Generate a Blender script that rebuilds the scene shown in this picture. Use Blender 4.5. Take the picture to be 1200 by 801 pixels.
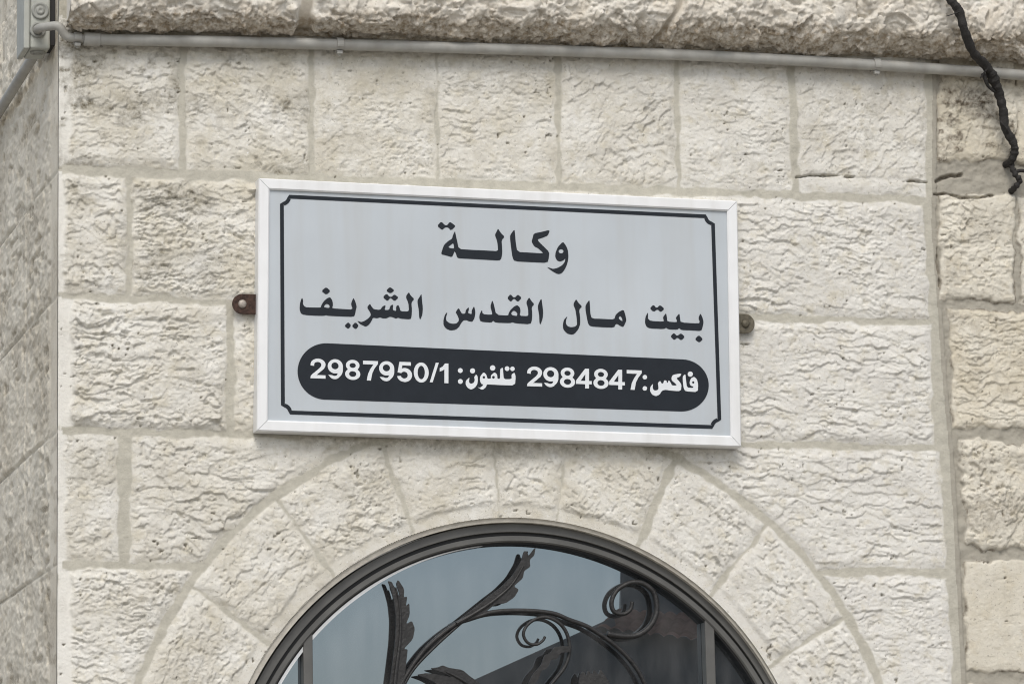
import bpy, bmesh, math, random
import numpy as np
from mathutils import Vector, Matrix

random.seed(7)
# ------------------------------------------------------------------ clear
for o in list(bpy.data.objects):
    bpy.data.objects.remove(o)
scene = bpy.context.scene
col = scene.collection

# ------------------------------------------------------------------ camera
YAW, PITCH, ROLL, FPX, PCX, PCY = 0.236, 0.202, -0.015, 4710.0, 473.6, 185.2
CAM = np.array([-2.17309569, -8.2, 1.6])
cy_, sy_, cp_, sp_ = math.cos(YAW), math.sin(YAW), math.cos(PITCH), math.sin(PITCH)
_F = np.array([sy_*cp_, cy_*cp_, sp_])
_r = np.array([cy_, -sy_, 0.0])
_u = np.cross(_r, _F)
cr_, sr_ = math.cos(ROLL), math.sin(ROLL)
RIGHT = cr_*_r + sr_*_u
UP = -sr_*_r + cr_*_u
cam_d = bpy.data.cameras.new("camera")
cam = bpy.data.objects.new("camera", cam_d)
col.objects.link(cam)
cam_d.sensor_fit = 'HORIZONTAL'
cam_d.sensor_width = 36.0
cam_d.lens = 36.0*FPX/1200.0
cam_d.shift_x = (600-PCX)/1200.0
cam_d.shift_y = -(400.5-PCY)/1200.0
cam_d.clip_start = 0.1
cam_d.clip_end = 3000
M = Matrix.Identity(4)
for i in range(3):
    M[i][0], M[i][1], M[i][2], M[i][3] = RIGHT[i], UP[i], -_F[i], CAM[i]
cam.matrix_world = M
scene.camera = cam

# ------------------------------------------------------------------ sky and sun
SUN_EL, SUN_AZ = math.radians(50), math.radians(-15)     # azimuth east of straight-out-from-the-wall
world = bpy.data.worlds.new("World")
scene.world = world
world.use_nodes = True
wt = world.node_tree
for n in list(wt.nodes):
    wt.nodes.remove(n)
sky = wt.nodes.new('ShaderNodeTexSky')
sky.sky_type = 'NISHITA'
sky.sun_disc = False
sky.sun_elevation = SUN_EL
sky.sun_rotation = math.radians(180) - SUN_AZ
sky.air_density = 1.0
sky.dust_density = 2.5
sky.ozone_density = 1.0
bg = wt.nodes.new('ShaderNodeBackground')
bg.inputs['Strength'].default_value = 0.15
wo = wt.nodes.new('ShaderNodeOutputWorld')
hsv = wt.nodes.new('ShaderNodeHueSaturation')      # thin high cloud greys the blue
hsv.inputs['Saturation'].default_value = 0.5
wt.links.new(sky.outputs[0], hsv.inputs['Color'])
wt.links.new(hsv.outputs[0], bg.inputs[0])
wt.links.new(bg.outputs[0], wo.inputs[0])
sun_d = bpy.data.lights.new("sun", 'SUN')
sun_d.energy = 1.5
sun_d.angle = math.radians(28)
sun_d.color = (1.0, 0.955, 0.89)
sun = bpy.data.objects.new("sun", sun_d)
col.objects.link(sun)
to_sun = Vector((math.sin(SUN_AZ)*math.cos(SUN_EL), -math.cos(SUN_AZ)*math.cos(SUN_EL), math.sin(SUN_EL)))
sun.rotation_euler = to_sun.to_track_quat('Z', 'Y').to_euler()
sun.location = (3, -6, 9)

scene.render.engine = 'CYCLES'
scene.cycles.filter_width = 1.1
scene.view_settings.view_transform = 'Standard'
scene.view_settings.look = 'None'
scene.view_settings.exposure = 0.02
scene.view_settings.gamma = 1.0
scene.view_settings.use_curve_mapping = False


# ------------------------------------------------------------------ measuring helpers
def P(px, py, y=0.0):
    """the point of the wall-parallel plane y that was measured at photo pixel px, py"""
    d = _F + (px-PCX)/FPX*RIGHT - (py-PCY)/FPX*UP
    t = (y-CAM[1])/d[1]
    return CAM + t*d


def Q(px, py, x):
    """same for a plane of constant x (the side wall)"""
    d = _F + (px-PCX)/FPX*RIGHT - (py-PCY)/FPX*UP
    t = (x-CAM[0])/d[0]
    return CAM + t*d


def tag(o, label=None, cat=None, group=None, kind=None):
    if label: o['label'] = label
    if cat: o['category'] = cat
    if group: o['group'] = group
    if kind: o['kind'] = kind
    return o


def empty(name, loc):
    o = bpy.data.objects.new(name, None)
    o.empty_display_size = 0.05
    col.objects.link(o)
    o.location = loc
    return o


def link_mesh(name, me, mat, parent=None):
    """mesh is in world coordinates; it is moved into the frame of the parent"""
    if mat is not None:
        me.materials.clear()
        me.materials.append(mat)
    o = bpy.data.objects.new(name, me)
    col.objects.link(o)
    if parent is not None:
        p, off = parent, Vector((0, 0, 0))
        while p is not None:
            off += Vector(p.location)
            p = p.parent
        me.transform(Matrix.Translation(-off))
        o.parent = parent
    return o


def mesh_np(name, V, Fq, smooth=True):
    V = np.asarray(V, dtype=np.float32)
    Fq = np.asarray(Fq, dtype=np.int32)
    n = Fq.shape[1]
    me = bpy.data.meshes.new(name)
    me.vertices.add(len(V))
    me.vertices.foreach_set('co', V.ravel())
    me.loops.add(Fq.size)
    me.loops.foreach_set('vertex_index', Fq.ravel())
    me.polygons.add(len(Fq))
    me.polygons.foreach_set('loop_start', np.arange(0, Fq.size, n, dtype=np.int32))
    me.polygons.foreach_set('loop_total', np.full(len(Fq), n, dtype=np.int32))
    me.update(calc_edges=True)
    me.polygons.foreach_set('use_smooth', np.full(len(Fq), smooth))
    return me


def bm_mesh(name, bm, smooth=False, bevel=0.0, seg=2):
    bmesh.ops.recalc_face_normals(bm, faces=bm.faces)
    if bevel > 0:
        es = [e for e in bm.edges if len(e.link_faces) == 2 and e.calc_face_angle(0) > 0.5]
        bmesh.ops.bevel(bm, geom=es, offset=bevel, segments=seg, affect='EDGES', profile=0.5)
    me = bpy.data.meshes.new(name)
    bm.to_mesh(me)
    bm.free()
    if smooth:
        for p in me.polygons:
            p.use_smooth = True
    return me


def add_box(bm, lo, hi):
    vs = [bm.verts.new((x, y, z)) for x in (lo[0], hi[0]) for y in (lo[1], hi[1]) for z in (lo[2], hi[2])]
    for f in ((0, 1, 3, 2), (4, 6, 7, 5), (0, 4, 5, 1), (2, 3, 7, 6), (0, 2, 6, 4), (1, 5, 7, 3)):
        bm.faces.new([vs[i] for i in f])


def add_tube(bm, pts, rad, seg=14, caps=True, flat=None, twist=None):
    """sweep a circle (rad number or list) along pts; flat=(a,b) squashes the section"""
    pts = [Vector(p) for p in pts]
    n = len(pts)
    rads = rad if hasattr(rad, '__len__') else [rad]*n
    up = None
    rings = []
    for i, p in enumerate(pts):
        t = (pts[min(i+1, n-1)] - pts[max(i-1, 0)]).normalized()
        if up is None:
            up = Vector((0, -1, 0)) if abs(t.y) < 0.9 else Vector((0, 0, 1))
        up = (up - t*up.dot(t)).normalized()
        sd = t.cross(up)
        ring = []
        for k in range(seg):
            a = 2*math.pi*k/seg
            ca, sa = math.cos(a), math.sin(a)
            rr = rads[i]
            if twist:
                rr *= twist(i, a)
            if flat:
                ca, sa = ca*flat[0], sa*flat[1]
            ring.append(bm.verts.new(p + up*(ca*rr) + sd*(sa*rr)))
        rings.append(ring)
    for i in range(n-1):
        for k in range(seg):
            bm.faces.new((rings[i][k], rings[i][(k+1) % seg], rings[i+1][(k+1) % seg], rings[i+1][k]))
    if caps:
        bm.faces.new(rings[0][::-1])
        bm.faces.new(rings[-1])


def catmull(pts, sub=8):
    pts = [np.array(p, float) for p in pts]
    out = []
    n = len(pts)
    for i in range(n-1):
        p0, p1, p2, p3 = pts[max(i-1, 0)], pts[i], pts[i+1], pts[min(i+2, n-1)]
        for k in range(sub):
            t = k/sub
            out.append(0.5*((2*p1)+(-p0+p2)*t+(2*p0-5*p1+4*p2-p3)*t*t+(-p0+3*p1-3*p2+p3)*t**3))
    out.append(pts[-1])
    return out


def chaikin(pts, it=1, q=0.22):
    pts = [np.array(p, float) for p in pts]
    for _ in range(it):
        out = []
        for i in range(len(pts)):
            a, b = pts[i], pts[(i+1) % len(pts)]
            out += [a*(1-q)+b*q, a*q+b*(1-q)]
        pts = out
    return pts


def flat_shape(name, loops, y, thick):
    """filled outlines (world x,z; inner loops are holes) standing thick proud of plane y"""
    cu = bpy.data.curves.new(name, 'CURVE')
    cu.dimensions = '2D'
    cu.fill_mode = 'BOTH'
    cu.extrude = thick/2
    for lp in loops:
        s = cu.splines.new('POLY')
        s.points.add(len(lp)-1)
        for i, p in enumerate(lp):
            s.points[i].co = (p[0], p[1], 0, 1)
        s.use_cyclic_u = True
    tmp = bpy.data.objects.new(name, cu)
    col.objects.link(tmp)
    dg = bpy.context.evaluated_depsgraph_get()
    me = bpy.data.meshes.new_from_object(tmp.evaluated_get(dg))
    bpy.data.objects.remove(tmp)
    bpy.data.curves.remove(cu)
    me.name = name
    me.transform(Matrix(((1, 0, 0, 0), (0, 0, -1, y-thick/2), (0, 1, 0, 0), (0, 0, 0, 1))))
    return me


# ------------------------------------------------------------------ noise in numpy
def hsh(i, j, seed):
    with np.errstate(over='ignore'):
        h = (i.astype(np.int64)*374761393 + j.astype(np.int64)*668265263 + seed*1442695041) & 0xFFFFFFFF
        h = ((h ^ (h >> 13))*1274126177) & 0xFFFFFFFF
        h = ((h ^ (h >> 16))*2246822519) & 0xFFFFFFFF
        h = h ^ (h >> 15)
    return h.astype(np.float64)/4294967295.0


def vnoise(u, v, seed=0):
    i, j = np.floor(u), np.floor(v)
    fu, fv = u-i, v-j
    fu = fu*fu*fu*(fu*(fu*6-15)+10)
    fv = fv*fv*fv*(fv*(fv*6-15)+10)
    a, b = hsh(i, j, seed), hsh(i+1, j, seed)
    c, d = hsh(i, j+1, seed), hsh(i+1, j+1, seed)
    return ((a*(1-fu)+b*fu)*(1-fv)+(c*(1-fu)+d*fu)*fv)*2-1


def fbm(u, v, seed=0, oc=4, gain=0.5):
    s, a, n = 0, 1.0, 0
    for k in range(oc):
        s = s+a*vnoise(u*2**k+17.3*k, v*2**k-9.1*k, seed+k)
        n += a
        a *= gain
    return s/n


def facet(u, v, seed, tilt=1.0, bias=0.0, lev=1.0):
    """broken-chip relief: each voronoi cell is a tilted plane with its own level"""
    iu, iv = np.floor(u), np.floor(v)
    best = np.full(u.shape, 1e9)
    val = np.zeros(u.shape)
    for di in (-1, 0, 1):
        for dj in (-1, 0, 1):
            ci, cj = iu+di, iv+dj
            su = ci+0.5+0.9*(hsh(ci, cj, seed)-0.5)
            sv = cj+0.5+0.9*(hsh(ci, cj, seed+1)-0.5)
            d2 = (u-su)**2+(v-sv)**2
            h = lev*(hsh(ci, cj, seed+2)*2-1) + tilt*((hsh(ci, cj, seed+3)*2-1)*(u-su) + (hsh(ci, cj, seed+4)*2-1+bias)*(v-sv))
            m = d2 < best
            best = np.where(m, d2, best)
            val = np.where(m, h, val)
    return val


def sstep(x, a, b):
    t = np.clip((x-a)/(b-a), 0, 1)
    return t*t*(3-2*t)


# ------------------------------------------------------------------ materials
def new_mat(name):
    m = bpy.data.materials.new(name)
    m.use_nodes = True
    nt = m.node_tree
    return m, nt, nt.nodes['Principled BSDF']


def plain(name, c, rough=0.5, metal=0.0, var=0.06, scale=30.0, bump=0.0, bscale=200.0, spec=0.5):
    m, nt, b = new_mat(name)
    b.inputs['Roughness'].default_value = rough
    b.inputs['Metallic'].default_value = metal
    b.inputs['Specular IOR Level'].default_value = spec
    tc = nt.nodes.new('ShaderNodeTexCoord')
    no = nt.nodes.new('ShaderNodeTexNoise')
    no.inputs['Scale'].default_value = scale
    no.inputs['Detail'].default_value = 5
    nt.links.new(tc.outputs['Object'], no.inputs['Vector'])
    mx = nt.nodes.new('ShaderNodeMix')
    mx.data_type = 'RGBA'
    mx.inputs[6].default_value = (*[x*(1-var) for x in c], 1)
    mx.inputs[7].default_value = (*[min(1, x*(1+var)) for x in c], 1)
    rp = nt.nodes.new('ShaderNodeMapRange')
    rp.inputs[1].default_value = 0.3
    rp.inputs[2].default_value = 0.7
    nt.links.new(no.outputs['Fac'], rp.inputs[0])
    nt.links.new(rp.outputs[0], mx.inputs[0])
    nt.links.new(mx.outputs[2], b.inputs['Base Color'])
    if bump > 0:
        n2 = nt.nodes.new('ShaderNodeTexNoise')
        n2.inputs['Scale'].default_value = bscale
        n2.inputs['Detail'].default_value = 4
        nt.links.new(tc.outputs['Object'], n2.inputs['Vector'])
        bp = nt.nodes.new('ShaderNodeBump')
        bp.inputs['Strength'].default_value = bump
        bp.inputs['Distance'].default_value = 0.002
        nt.links.new(n2.outputs['Fac'], bp.inputs['Height'])
        nt.links.new(bp.outputs[0], b.inputs['Normal'])
    return m


def stone_mat(name, pale, warm, grey, mortar, dirt_shade):
    """attribute 'tone': r mortar, g warm/grey choice of the stone, b dirt and painted shade, a paleness"""
    m, nt, b = new_mat(name)
    N, L = nt.nodes, nt.links
    b.inputs['Roughness'].default_value = 0.92
    b.inputs['Specular IOR Level'].default_value = 0.2
    at = N.new('ShaderNodeAttribute')
    at.attribute_name = 'tone'
    sp = N.new('ShaderNodeSeparateColor')
    L.new(at.outputs['Color'], sp.inputs[0])
    geo = N.new('ShaderNodeNewGeometry')

    def noise(scale, detail=6, rough=0.6):
        n = N.new('ShaderNodeTexNoise')
        n.inputs['Scale'].default_value = scale
        n.inputs['Detail'].default_value = detail
        n.inputs['Roughness'].default_value = rough
        L.new(geo.outputs['Position'], n.inputs['Vector'])
        return n.outputs['Fac']

    def rng(s, a, b_, c=0.0, d=1.0):
        r = N.new('ShaderNodeMapRange')
        for i, v in enumerate((a, b_, c, d)):
            r.inputs[i+1].default_value = v
        L.new(s, r.inputs[0])
        return r.outputs[0]

    def mixc(f, a, b_, mode='MIX'):
        x = N.new('ShaderNodeMix')
        x.data_type = 'RGBA'
        x.blend_type = mode
        if isinstance(f, float): x.inputs[0].default_value = f
        else: L.new(f, x.inputs[0])
        for k, s in ((6, a), (7, b_)):
            if isinstance(s, tuple): x.inputs[k].default_value = (*s, 1)
            else: L.new(s, x.inputs[k])
        return x.outputs[2]

    def mul(a, b_):
        x = N.new('ShaderNodeMath')
        x.operation = 'MULTIPLY'
        L.new(a, x.inputs[0])
        if isinstance(b_, float): x.inputs[1].default_value = b_
        else: L.new(b_, x.inputs[1])
        return x.outputs[0]

    c = mixc(sp.outputs[1], grey, warm)
    c = mixc(rng(noise(9.0), 0.38, 0.66), c, pale)
    c = mixc(mul(rng(noise(26.0, 5, 0.65), 0.52, 0.68), 0.7), c, warm)
    c = mixc(mul(rng(noise(19.0, 4, 0.6), 0.56, 0.70), 0.35), c, grey)
    c = mixc(mul(rng(noise(60.0, 8, 0.7), 0.50, 0.72), 0.55), c, warm)
    # fine specks and pits of the limestone
    c = mixc(mul(rng(noise(120.0, 5, 0.75), 0.60, 0.70), 0.75), c, tuple(min(.84, x*1.25) for x in pale))
    c = mixc(mul(rng(noise(170.0, 3, 0.6), 0.63, 0.72), 0.6), c, dirt_shade)
    c = mixc(at.outputs['Alpha'], c, tuple(x*1.04 for x in pale))
    mo = mixc(rng(noise(40.0, 6, 0.65), 0.35, 0.65), mortar, tuple(x*0.84 for x in mortar))
    c = mixc(sp.outputs[0], c, mo)
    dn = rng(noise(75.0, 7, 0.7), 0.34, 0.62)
    c = mixc(mul(sp.outputs[2], dn), c, dirt_shade)
    L.new(c, b.inputs['Base Color'])
    b1 = N.new('ShaderNodeBump')
    b1.inputs['Strength'].default_value = 0.55
    b1.inputs['Distance'].default_value = 0.003
    L.new(noise(150.0, 6, 0.65), b1.inputs['Height'])
    b2 = N.new('ShaderNodeBump')
    b2.inputs['Strength'].default_value = 0.35
    b2.inputs['Distance'].default_value = 0.0015
    L.new(noise(480.0, 3), b2.inputs['Height'])
    L.new(b1.outputs[0], b2.inputs['Normal'])
    L.new(b2.outputs[0], b.inputs['Normal'])
    return m


M_STONE = stone_mat("pale_limestone", (0.745, 0.730, 0.675), (0.58, 0.54, 0.435), (0.66, 0.645, 0.605), (0.53, 0.507, 0.43), (0.18, 0.16, 0.115))
M_SIDE = stone_mat("side_limestone", (0.82, 0.775, 0.665), (0.70, 0.635, 0.51), (0.72, 0.685, 0.59), (0.66, 0.62, 0.52), (0.33, 0.285, 0.21))
M_OLD = stone_mat("old_limestone", (0.70, 0.665, 0.575), (0.58, 0.525, 0.41), (0.65, 0.625, 0.55), (0.40, 0.375, 0.315), (0.13, 0.105, 0.075))
M_LEDGE = stone_mat("ledge_limestone", (0.76, 0.73, 0.66), (0.66, 0.60, 0.50), (0.72, 0.69, 0.62), (0.48, 0.44, 0.37), (0.28, 0.225, 0.155))
M_ALU = plain("white_aluminium", (0.80, 0.81, 0.81), 0.35, 0.0, 0.03, 20)
M_PANEL = plain("pale_blue_grey_acrylic", (0.485, 0.525, 0.555), 0.30, 0.0, 0.05, 5)
def dusty(m, amount, tintc):
    nt_ = m.node_tree
    b_ = nt_.nodes['Principled BSDF']
    src = b_.inputs['Base Color'].links[0].from_socket
    tc_ = nt_.nodes.new('ShaderNodeTexCoord')
    mp_ = nt_.nodes.new('ShaderNodeMapping')
    mp_.inputs['Scale'].default_value = (14, 1, 1.1)
    n_ = nt_.nodes.new('ShaderNodeTexNoise')
    n_.inputs['Scale'].default_value = 2.2
    n_.inputs['Detail'].default_value = 7
    nt_.links.new(tc_.outputs['Object'], mp_.inputs[0])
    nt_.links.new(mp_.outputs[0], n_.inputs['Vector'])
    r_ = nt_.nodes.new('ShaderNodeMapRange')
    for i__, v__ in enumerate((.45, .75, 0.0, amount)):
        r_.inputs[i__+1].default_value = v__
    nt_.links.new(n_.outputs['Fac'], r_.inputs[0])
    x_ = nt_.nodes.new('ShaderNodeMix')
    x_.data_type = 'RGBA'
    x_.inputs[7].default_value = (*tintc, 1)
    nt_.links.new(r_.outputs[0], x_.inputs[0])
    nt_.links.new(src, x_.inputs[6])
    nt_.links.new(x_.outputs[2], b_.inputs['Base Color'])


M_INK = plain("navy_black_vinyl", (0.014, 0.018, 0.024), 0.4, 0.0, 0.1, 40, spec=0.25)
M_WHITEINK = plain("white_vinyl", (0.72, 0.75, 0.77), 0.4, 0.0, 0.03, 40)
M_RUST = plain("rusty_steel", (0.060, 0.034, 0.025), 0.8, 0.3, 0.55, 160, 0.6, 400)
M_DULLST = plain("dull_steel", (0.12, 0.105, 0.075), 0.55, 0.5, 0.35, 160, 0.4, 400)
M_SCREW = plain("zinc_screw", (0.36, 0.32, 0.28), 0.5, 0.4, 0.2, 200)
M_PVC = plain("grey_pvc", (0.37, 0.365, 0.335), 0.5, 0.0, 0.15, 25, 0.15, 120)
M_BOX = plain("grey_box_plastic", (0.40, 0.41, 0.37), 0.55, 0.0, 0.1, 30, 0.15, 150)
M_RUBBER = plain("grey_rubber", (0.30, 0.305, 0.28), 0.7, 0.0, 0.1, 60)
M_FRAME = plain("dark_grey_paint", (0.108, 0.107, 0.100), 0.45, 0.0, 0.22, 14, 0.2, 120)
M_GASKET = plain("black_gasket", (0.012, 0.012, 0.012), 0.6)
M_STRIP = plain("strip_white", (0.80, 0.82, 0.83), 0.4)
M_IRON = plain("wrought_iron", (0.020, 0.0195, 0.019), 0.55, 0.0, 0.4, 70, 0.8, 160)
M_PLASTER = plain("beige_sealant", (0.56, 0.53, 0.46), 0.9, 0.0, 0.15, 60, 0.5, 250)
M_CABLE = plain("black_tape", (0.018, 0.016, 0.014), 0.75, 0.0, 0.5, 220, 0.9, 350)
M_GROUND = plain("paving", (0.30, 0.28, 0.25), 0.9, 0.0, 0.15, 2.0, 0.3, 20)
M_FACADE = plain("dark_plaster", (0.25, 0.24, 0.225), 0.9, 0.0, 0.25, 0.9)
M_TILE = plain("clay_tile", (0.58, 0.35, 0.26), 0.85, 0.0, 0.35, 4.0)

dusty(M_PANEL, .30, (.42, .42, .40))
dusty(M_ALU, .30, (.55, .54, .50))
dusty(M_PVC, .45, (.26, .24, .20))

# reflective tinted glass
M_GLASS, nt, b = new_mat("tinted_reflective_glass")
b.inputs['Base Color'].default_value = (0.018, 0.022, 0.026, 1)
b.inputs['Roughness'].default_value = 0.12
b.inputs['Specular IOR Level'].default_value = 0.3
gl = nt.nodes.new('ShaderNodeBsdfGlossy')
gl.inputs['Color'].default_value = (0.70, 0.86, 1.0, 1)
gl.inputs['Roughness'].default_value = 0.004
tcg = nt.nodes.new('ShaderNodeTexCoord')
mpg = nt.nodes.new('ShaderNodeMapping')
mpg.inputs['Scale'].default_value = (9, 1, 2.2)
nog = nt.nodes.new('ShaderNodeTexNoise')
nog.inputs['Scale'].default_value = 3.0
nog.inputs['Detail'].default_value = 6
nt.links.new(tcg.outputs['Object'], mpg.inputs[0])
nt.links.new(mpg.outputs[0], nog.inputs['Vector'])
mrg = nt.nodes.new('ShaderNodeMapRange')     # dried rain streaks and dust
for i_, v_ in enumerate((.35, .75, .018, .065)):
    mrg.inputs[i_+1].default_value = v_
nt.links.new(nog.outputs['Fac'], mrg.inputs[0])
cmg = nt.nodes.new('ShaderNodeCombineColor')
for i_ in range(3):
    nt.links.new(mrg.outputs[0], cmg.inputs[i_])
nt.links.new(cmg.outputs[0], b.inputs['Base Color'])
mxs = nt.nodes.new('ShaderNodeMixShader')
mxs.inputs[0].default_value = 0.27
nt.links.new(b.outputs[0], mxs.inputs[1])
nt.links.new(gl.outputs[0], mxs.inputs[2])
nt.links.new(mxs.outputs[0], nt.nodes['Material Output'].inputs['Surface'])

# ------------------------------------------------------------------ ground
bm = bmesh.new()
vs = [bm.verts.new(v) for v in ((-600, -900, 0), (600, -900, 0), (600, 300, 0), (-600, 300, 0))]
bm.faces.new(vs)
tag(link_mesh("street", bm_mesh("street", bm), M_GROUND), kind='structure')

# ------------------------------------------------------------------ the stones of the front
XC = -0.947                                   # the corner of the building
AC = np.array([0.026, 1.911])                 # arch centre (x, z)
R_IN, R_EX = 0.6475, 0.858
WALL_OWNER, ARCH_OWNER, OLD_OWNER = 0, 1, 2


class Stone:
    def __init__(s, owner, poly=None, vous=None, cut=False, amp=0.011, ang=0.0, an=2.4, warm=0.5, dirt=0.15, pale=0.5,
                 margin_left=0.0, soft=0.007, wob=0.004, smooth=0.0):
        s.__dict__.update(locals())


stones = []


def quad(owner, x0, x1, yt, yb, **k):
    """stone from photo measurements: left/right (top, bottom pairs allowed), top and bottom bed functions"""
    xa, xb = (x0 if isinstance(x0, tuple) else (x0, x0)), (x1 if isinstance(x1, tuple) else (x1, x1))
    pts = [(xa[0], yt(xa[0])), (xb[0], yt(xb[0])), (xb[1], yb(xb[1])), (xa[1], yb(xa[1]))]
    poly = [P(*p)[[0, 2]] for p in pts]
    stones.append(Stone(owner, poly=poly, **k))


def rect(owner, x0, x1, z0, z1, **k):
    stones.append(Stone(owner, poly=[np.array(p) for p in ((x0, z1), (x1, z1), (x1, z0), (x0, z0))], **k))


lin = lambda a, b: (lambda x: a+b*(x-80))
tA, bA = lin(24, 0.036), lin(193, 0.036)
tB, bB = lin(206, 0.034), lin(343, 0.030)
tC, bC = lin(353, 0.029), lin(499, 0.021)
tD, bD = lin(510, 0.0195), lin(656, 0.0095)
tE, bE = lin(667, 0.009), lin(812, -0.002)
# course A
W = WALL_OWNER
quad(W, 66, 208, tA, bA, warm=.75, dirt=.75, amp=.011, margin_left=.030, an=2.2)
quad(W, 219, 360, tA, bA, warm=.8, dirt=.45, amp=.010, an=1.8, ang=-.3)
quad(W, 368, 510, tA, bA, warm=.75, dirt=.2, amp=.008, an=2.0)
quad(W, 515, 650, tA, bA, warm=.6, dirt=.2, amp=.008, an=2.4)
quad(W, 658, (790, 791), tA, bA, warm=.45, dirt=.25, amp=.010, an=1.4, ang=.5)
quad(W, (796, 798), (921, 927), tA, bA, warm=.3, dirt=.12, amp=.008, an=3.2)
quad(W, (932, 938), (1083, 1084), tA, lin(180, 0.031), warm=.35, dirt=.35, amp=.008, an=1.2, ang=.8)
quad(W, (937, 938), (1083, 1083), lin(183, .029), bA, warm=.2, dirt=.15, amp=.006, an=2)
# course B
quad(W, 66, 147, tB, bB, warm=.6, dirt=.35, amp=.011, margin_left=.016, an=1.5)
quad(W, 155, 440, tB, bB, warm=.75, dirt=.6, amp=.013, an=2.6)
quad(W, 450, 700, tB, bB, warm=.5)
quad(W, 709, (1081, 1088), tB, bB, warm=.15, dirt=.1, amp=.011, an=3.6, ang=-.08)
# course C
quad(W, 66, 264, tC, bC, warm=.45, dirt=.15, amp=.015, an=3.4, ang=.04, margin_left=.032)
quad(W, 276, 520, tC, bC, warm=.75, dirt=.4, an=1.5)
quad(W, 530, 780, tC, bC, warm=.5)
quad(W, 790, (1089, 1094), tC, bC, warm=.1, dirt=.1, amp=.011, an=3.8, ang=-.08)
# course D
quad(W, 66, 138, tD, bD, warm=.6, dirt=.2, amp=.009, margin_left=.018, an=1.6)
quad(W, 154, 470, tD, bD, warm=.5, dirt=.1, amp=.011, an=3.0, ang=-.1, cut=True)
quad(W, 720, (1100, 1108), tD, bD, warm=.1, dirt=.1, amp=.010, an=3.8, ang=-.03, cut=True)
# course E
quad(W, 66, 330, tE, bE, warm=.5, dirt=.2, amp=.013, an=3.2, cut=True, margin_left=.030)
quad(W, 800, (1109, 1116), tE, bE, warm=.05, dirt=.1, amp=.009, an=3.4, cut=True)
# voussoirs: angle joints in degrees about the arch centre
jo = [-3, 14, 31.2, 48.6, 65.2, 81.6, 92.9, 109.6, 127.0, 144.4, 162, 179, 183]
for a0, a1 in zip(jo[:-1], jo[1:]):
    mid = (a0+a1)/2
    g0 = .0022 if a0 in (81.6, 92.9) else (.009 if a0 in (65.2,) else .006)
    g1 = .0022 if a1 in (81.6, 92.9) else (.009 if a1 in (65.2,) else .006)
    stones.append(Stone(ARCH_OWNER, vous=(math.radians(a0), math.radians(a1), g0, g1), amp=.011,
                        ang=math.radians(mid-90)+random.uniform(-.5, .5), an=random.uniform(1.2, 2.2),
                        warm=.25 if mid < 70 else .6, dirt=.25 if 110 < mid < 150 else .14))
# courses below what the photo shows, down to the pavement
zb_left = P(80, 818)[2]
zz, k = zb_left, 0
while zz > 0.05:
    z1, z0 = zz, max(0.0, zz-.262)
    rect(W, XC-.002, -.76 if k % 2 else -.83, z0+.008, z1, cut=z1 > 1.92, margin_left=.025, warm=random.random()*.7)
    if z0 < 1.9:
        rect(W, (-.76 if k % 2 else -.83)+.012, -.632, z0+.008, min(z1, 1.9), warm=random.random()*.7)
        rect(W, .692, .93 if k % 2 else .86, z0+.008, min(z1, 1.9), warm=random.random()*.5)
    rect(W, .885 if z1 > 1.9 else (.942 if k % 2 else .872), 1.095, z0+.008, z1, cut=z1 > 1.92, warm=random.random()*.5)
    zz -= .262
    k += 1
# course above the ledge
for k in range(8):
    zt = 4.02+.265*k
    x = XC-.002
    while x < 1.08:
        w = random.uniform(.24, .5)
        x1 = x+w if x+w < .95 else 1.095
        rect(W, x, x1, zt, zt+.255, warm=random.random())
        x = x1+.012
# the older adjoining wall on the right
O = OLD_OWNER
oq = lambda a, b, ya, yb, **k: quad(O, a, b, lambda x: ya+.036*(x-1100), lambda x: yb+.03*(x-1100), **k)
oq((1100, 1099), (1193, 1193), 40, 188, warm=.8, dirt=.95, amp=.013, an=1.3, ang=.9, wob=.006)
oq((1099, 1100), (1189, 1190), 226, 351, warm=.35, dirt=.35, amp=.012, an=1.8, wob=.005)
oq((1111, 1116), (1236, 1238), 362, 501, warm=.95, dirt=.3, amp=.009, an=2.6, wob=.005)
oq((1124, 1130), (1230, 1230), 514, 641, warm=.4, dirt=.45, amp=.015, an=1.1, ang=1.2, wob=.008)
oq((1129, 1132), (1250, 1250), 653, 786, warm=.55, dirt=.12, amp=.005, an=1.6, smooth=.6, wob=.005)
oq((1132, 1136), (1240, 1240), 798, 925, warm=.7, dirt=.3, wob=.005)
oz = [P(1150, y)[2] for y in (42, 190, 228, 353, 364, 503, 516, 643, 655, 788, 800, 927)]
for i in range(0, 12, 2):
    x = P((1202, 1199, 1246, 1240, 1258, 1250)[i//2], 400)[0]
    while x < 3.9:
        w = random.uniform(.25, .5)
        rect(O, x, min(x+w, 4.0), oz[i+1], oz[i], warm=random.random(), dirt=random.random()*.6, an=random.uniform(1, 3), ang=random.uniform(-1, 1), wob=.006)
        x += w+.02
zz = oz[11]-.02
while zz > 0.05:
    x = 1.125
    while x < 3.9:
        w = random.uniform(.25, .5)
        rect(O, x, min(x+w, 4.0), max(0, zz-.24), zz, warm=random.random(), dirt=random.random()*.6, ang=random.uniform(-1, 1), wob=.006)
        x += w+.02
    zz -= .26
for k in range(8):
    zt = 4.02+.265*k
    x = 1.12
    while x < 3.9:
        w = random.uniform(.25, .5)
        rect(O, x, min(x+w, 4.0), zt, zt+.245, warm=random.random(), dirt=random.random()*.5, wob=.006)
        x += w+.02

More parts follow.
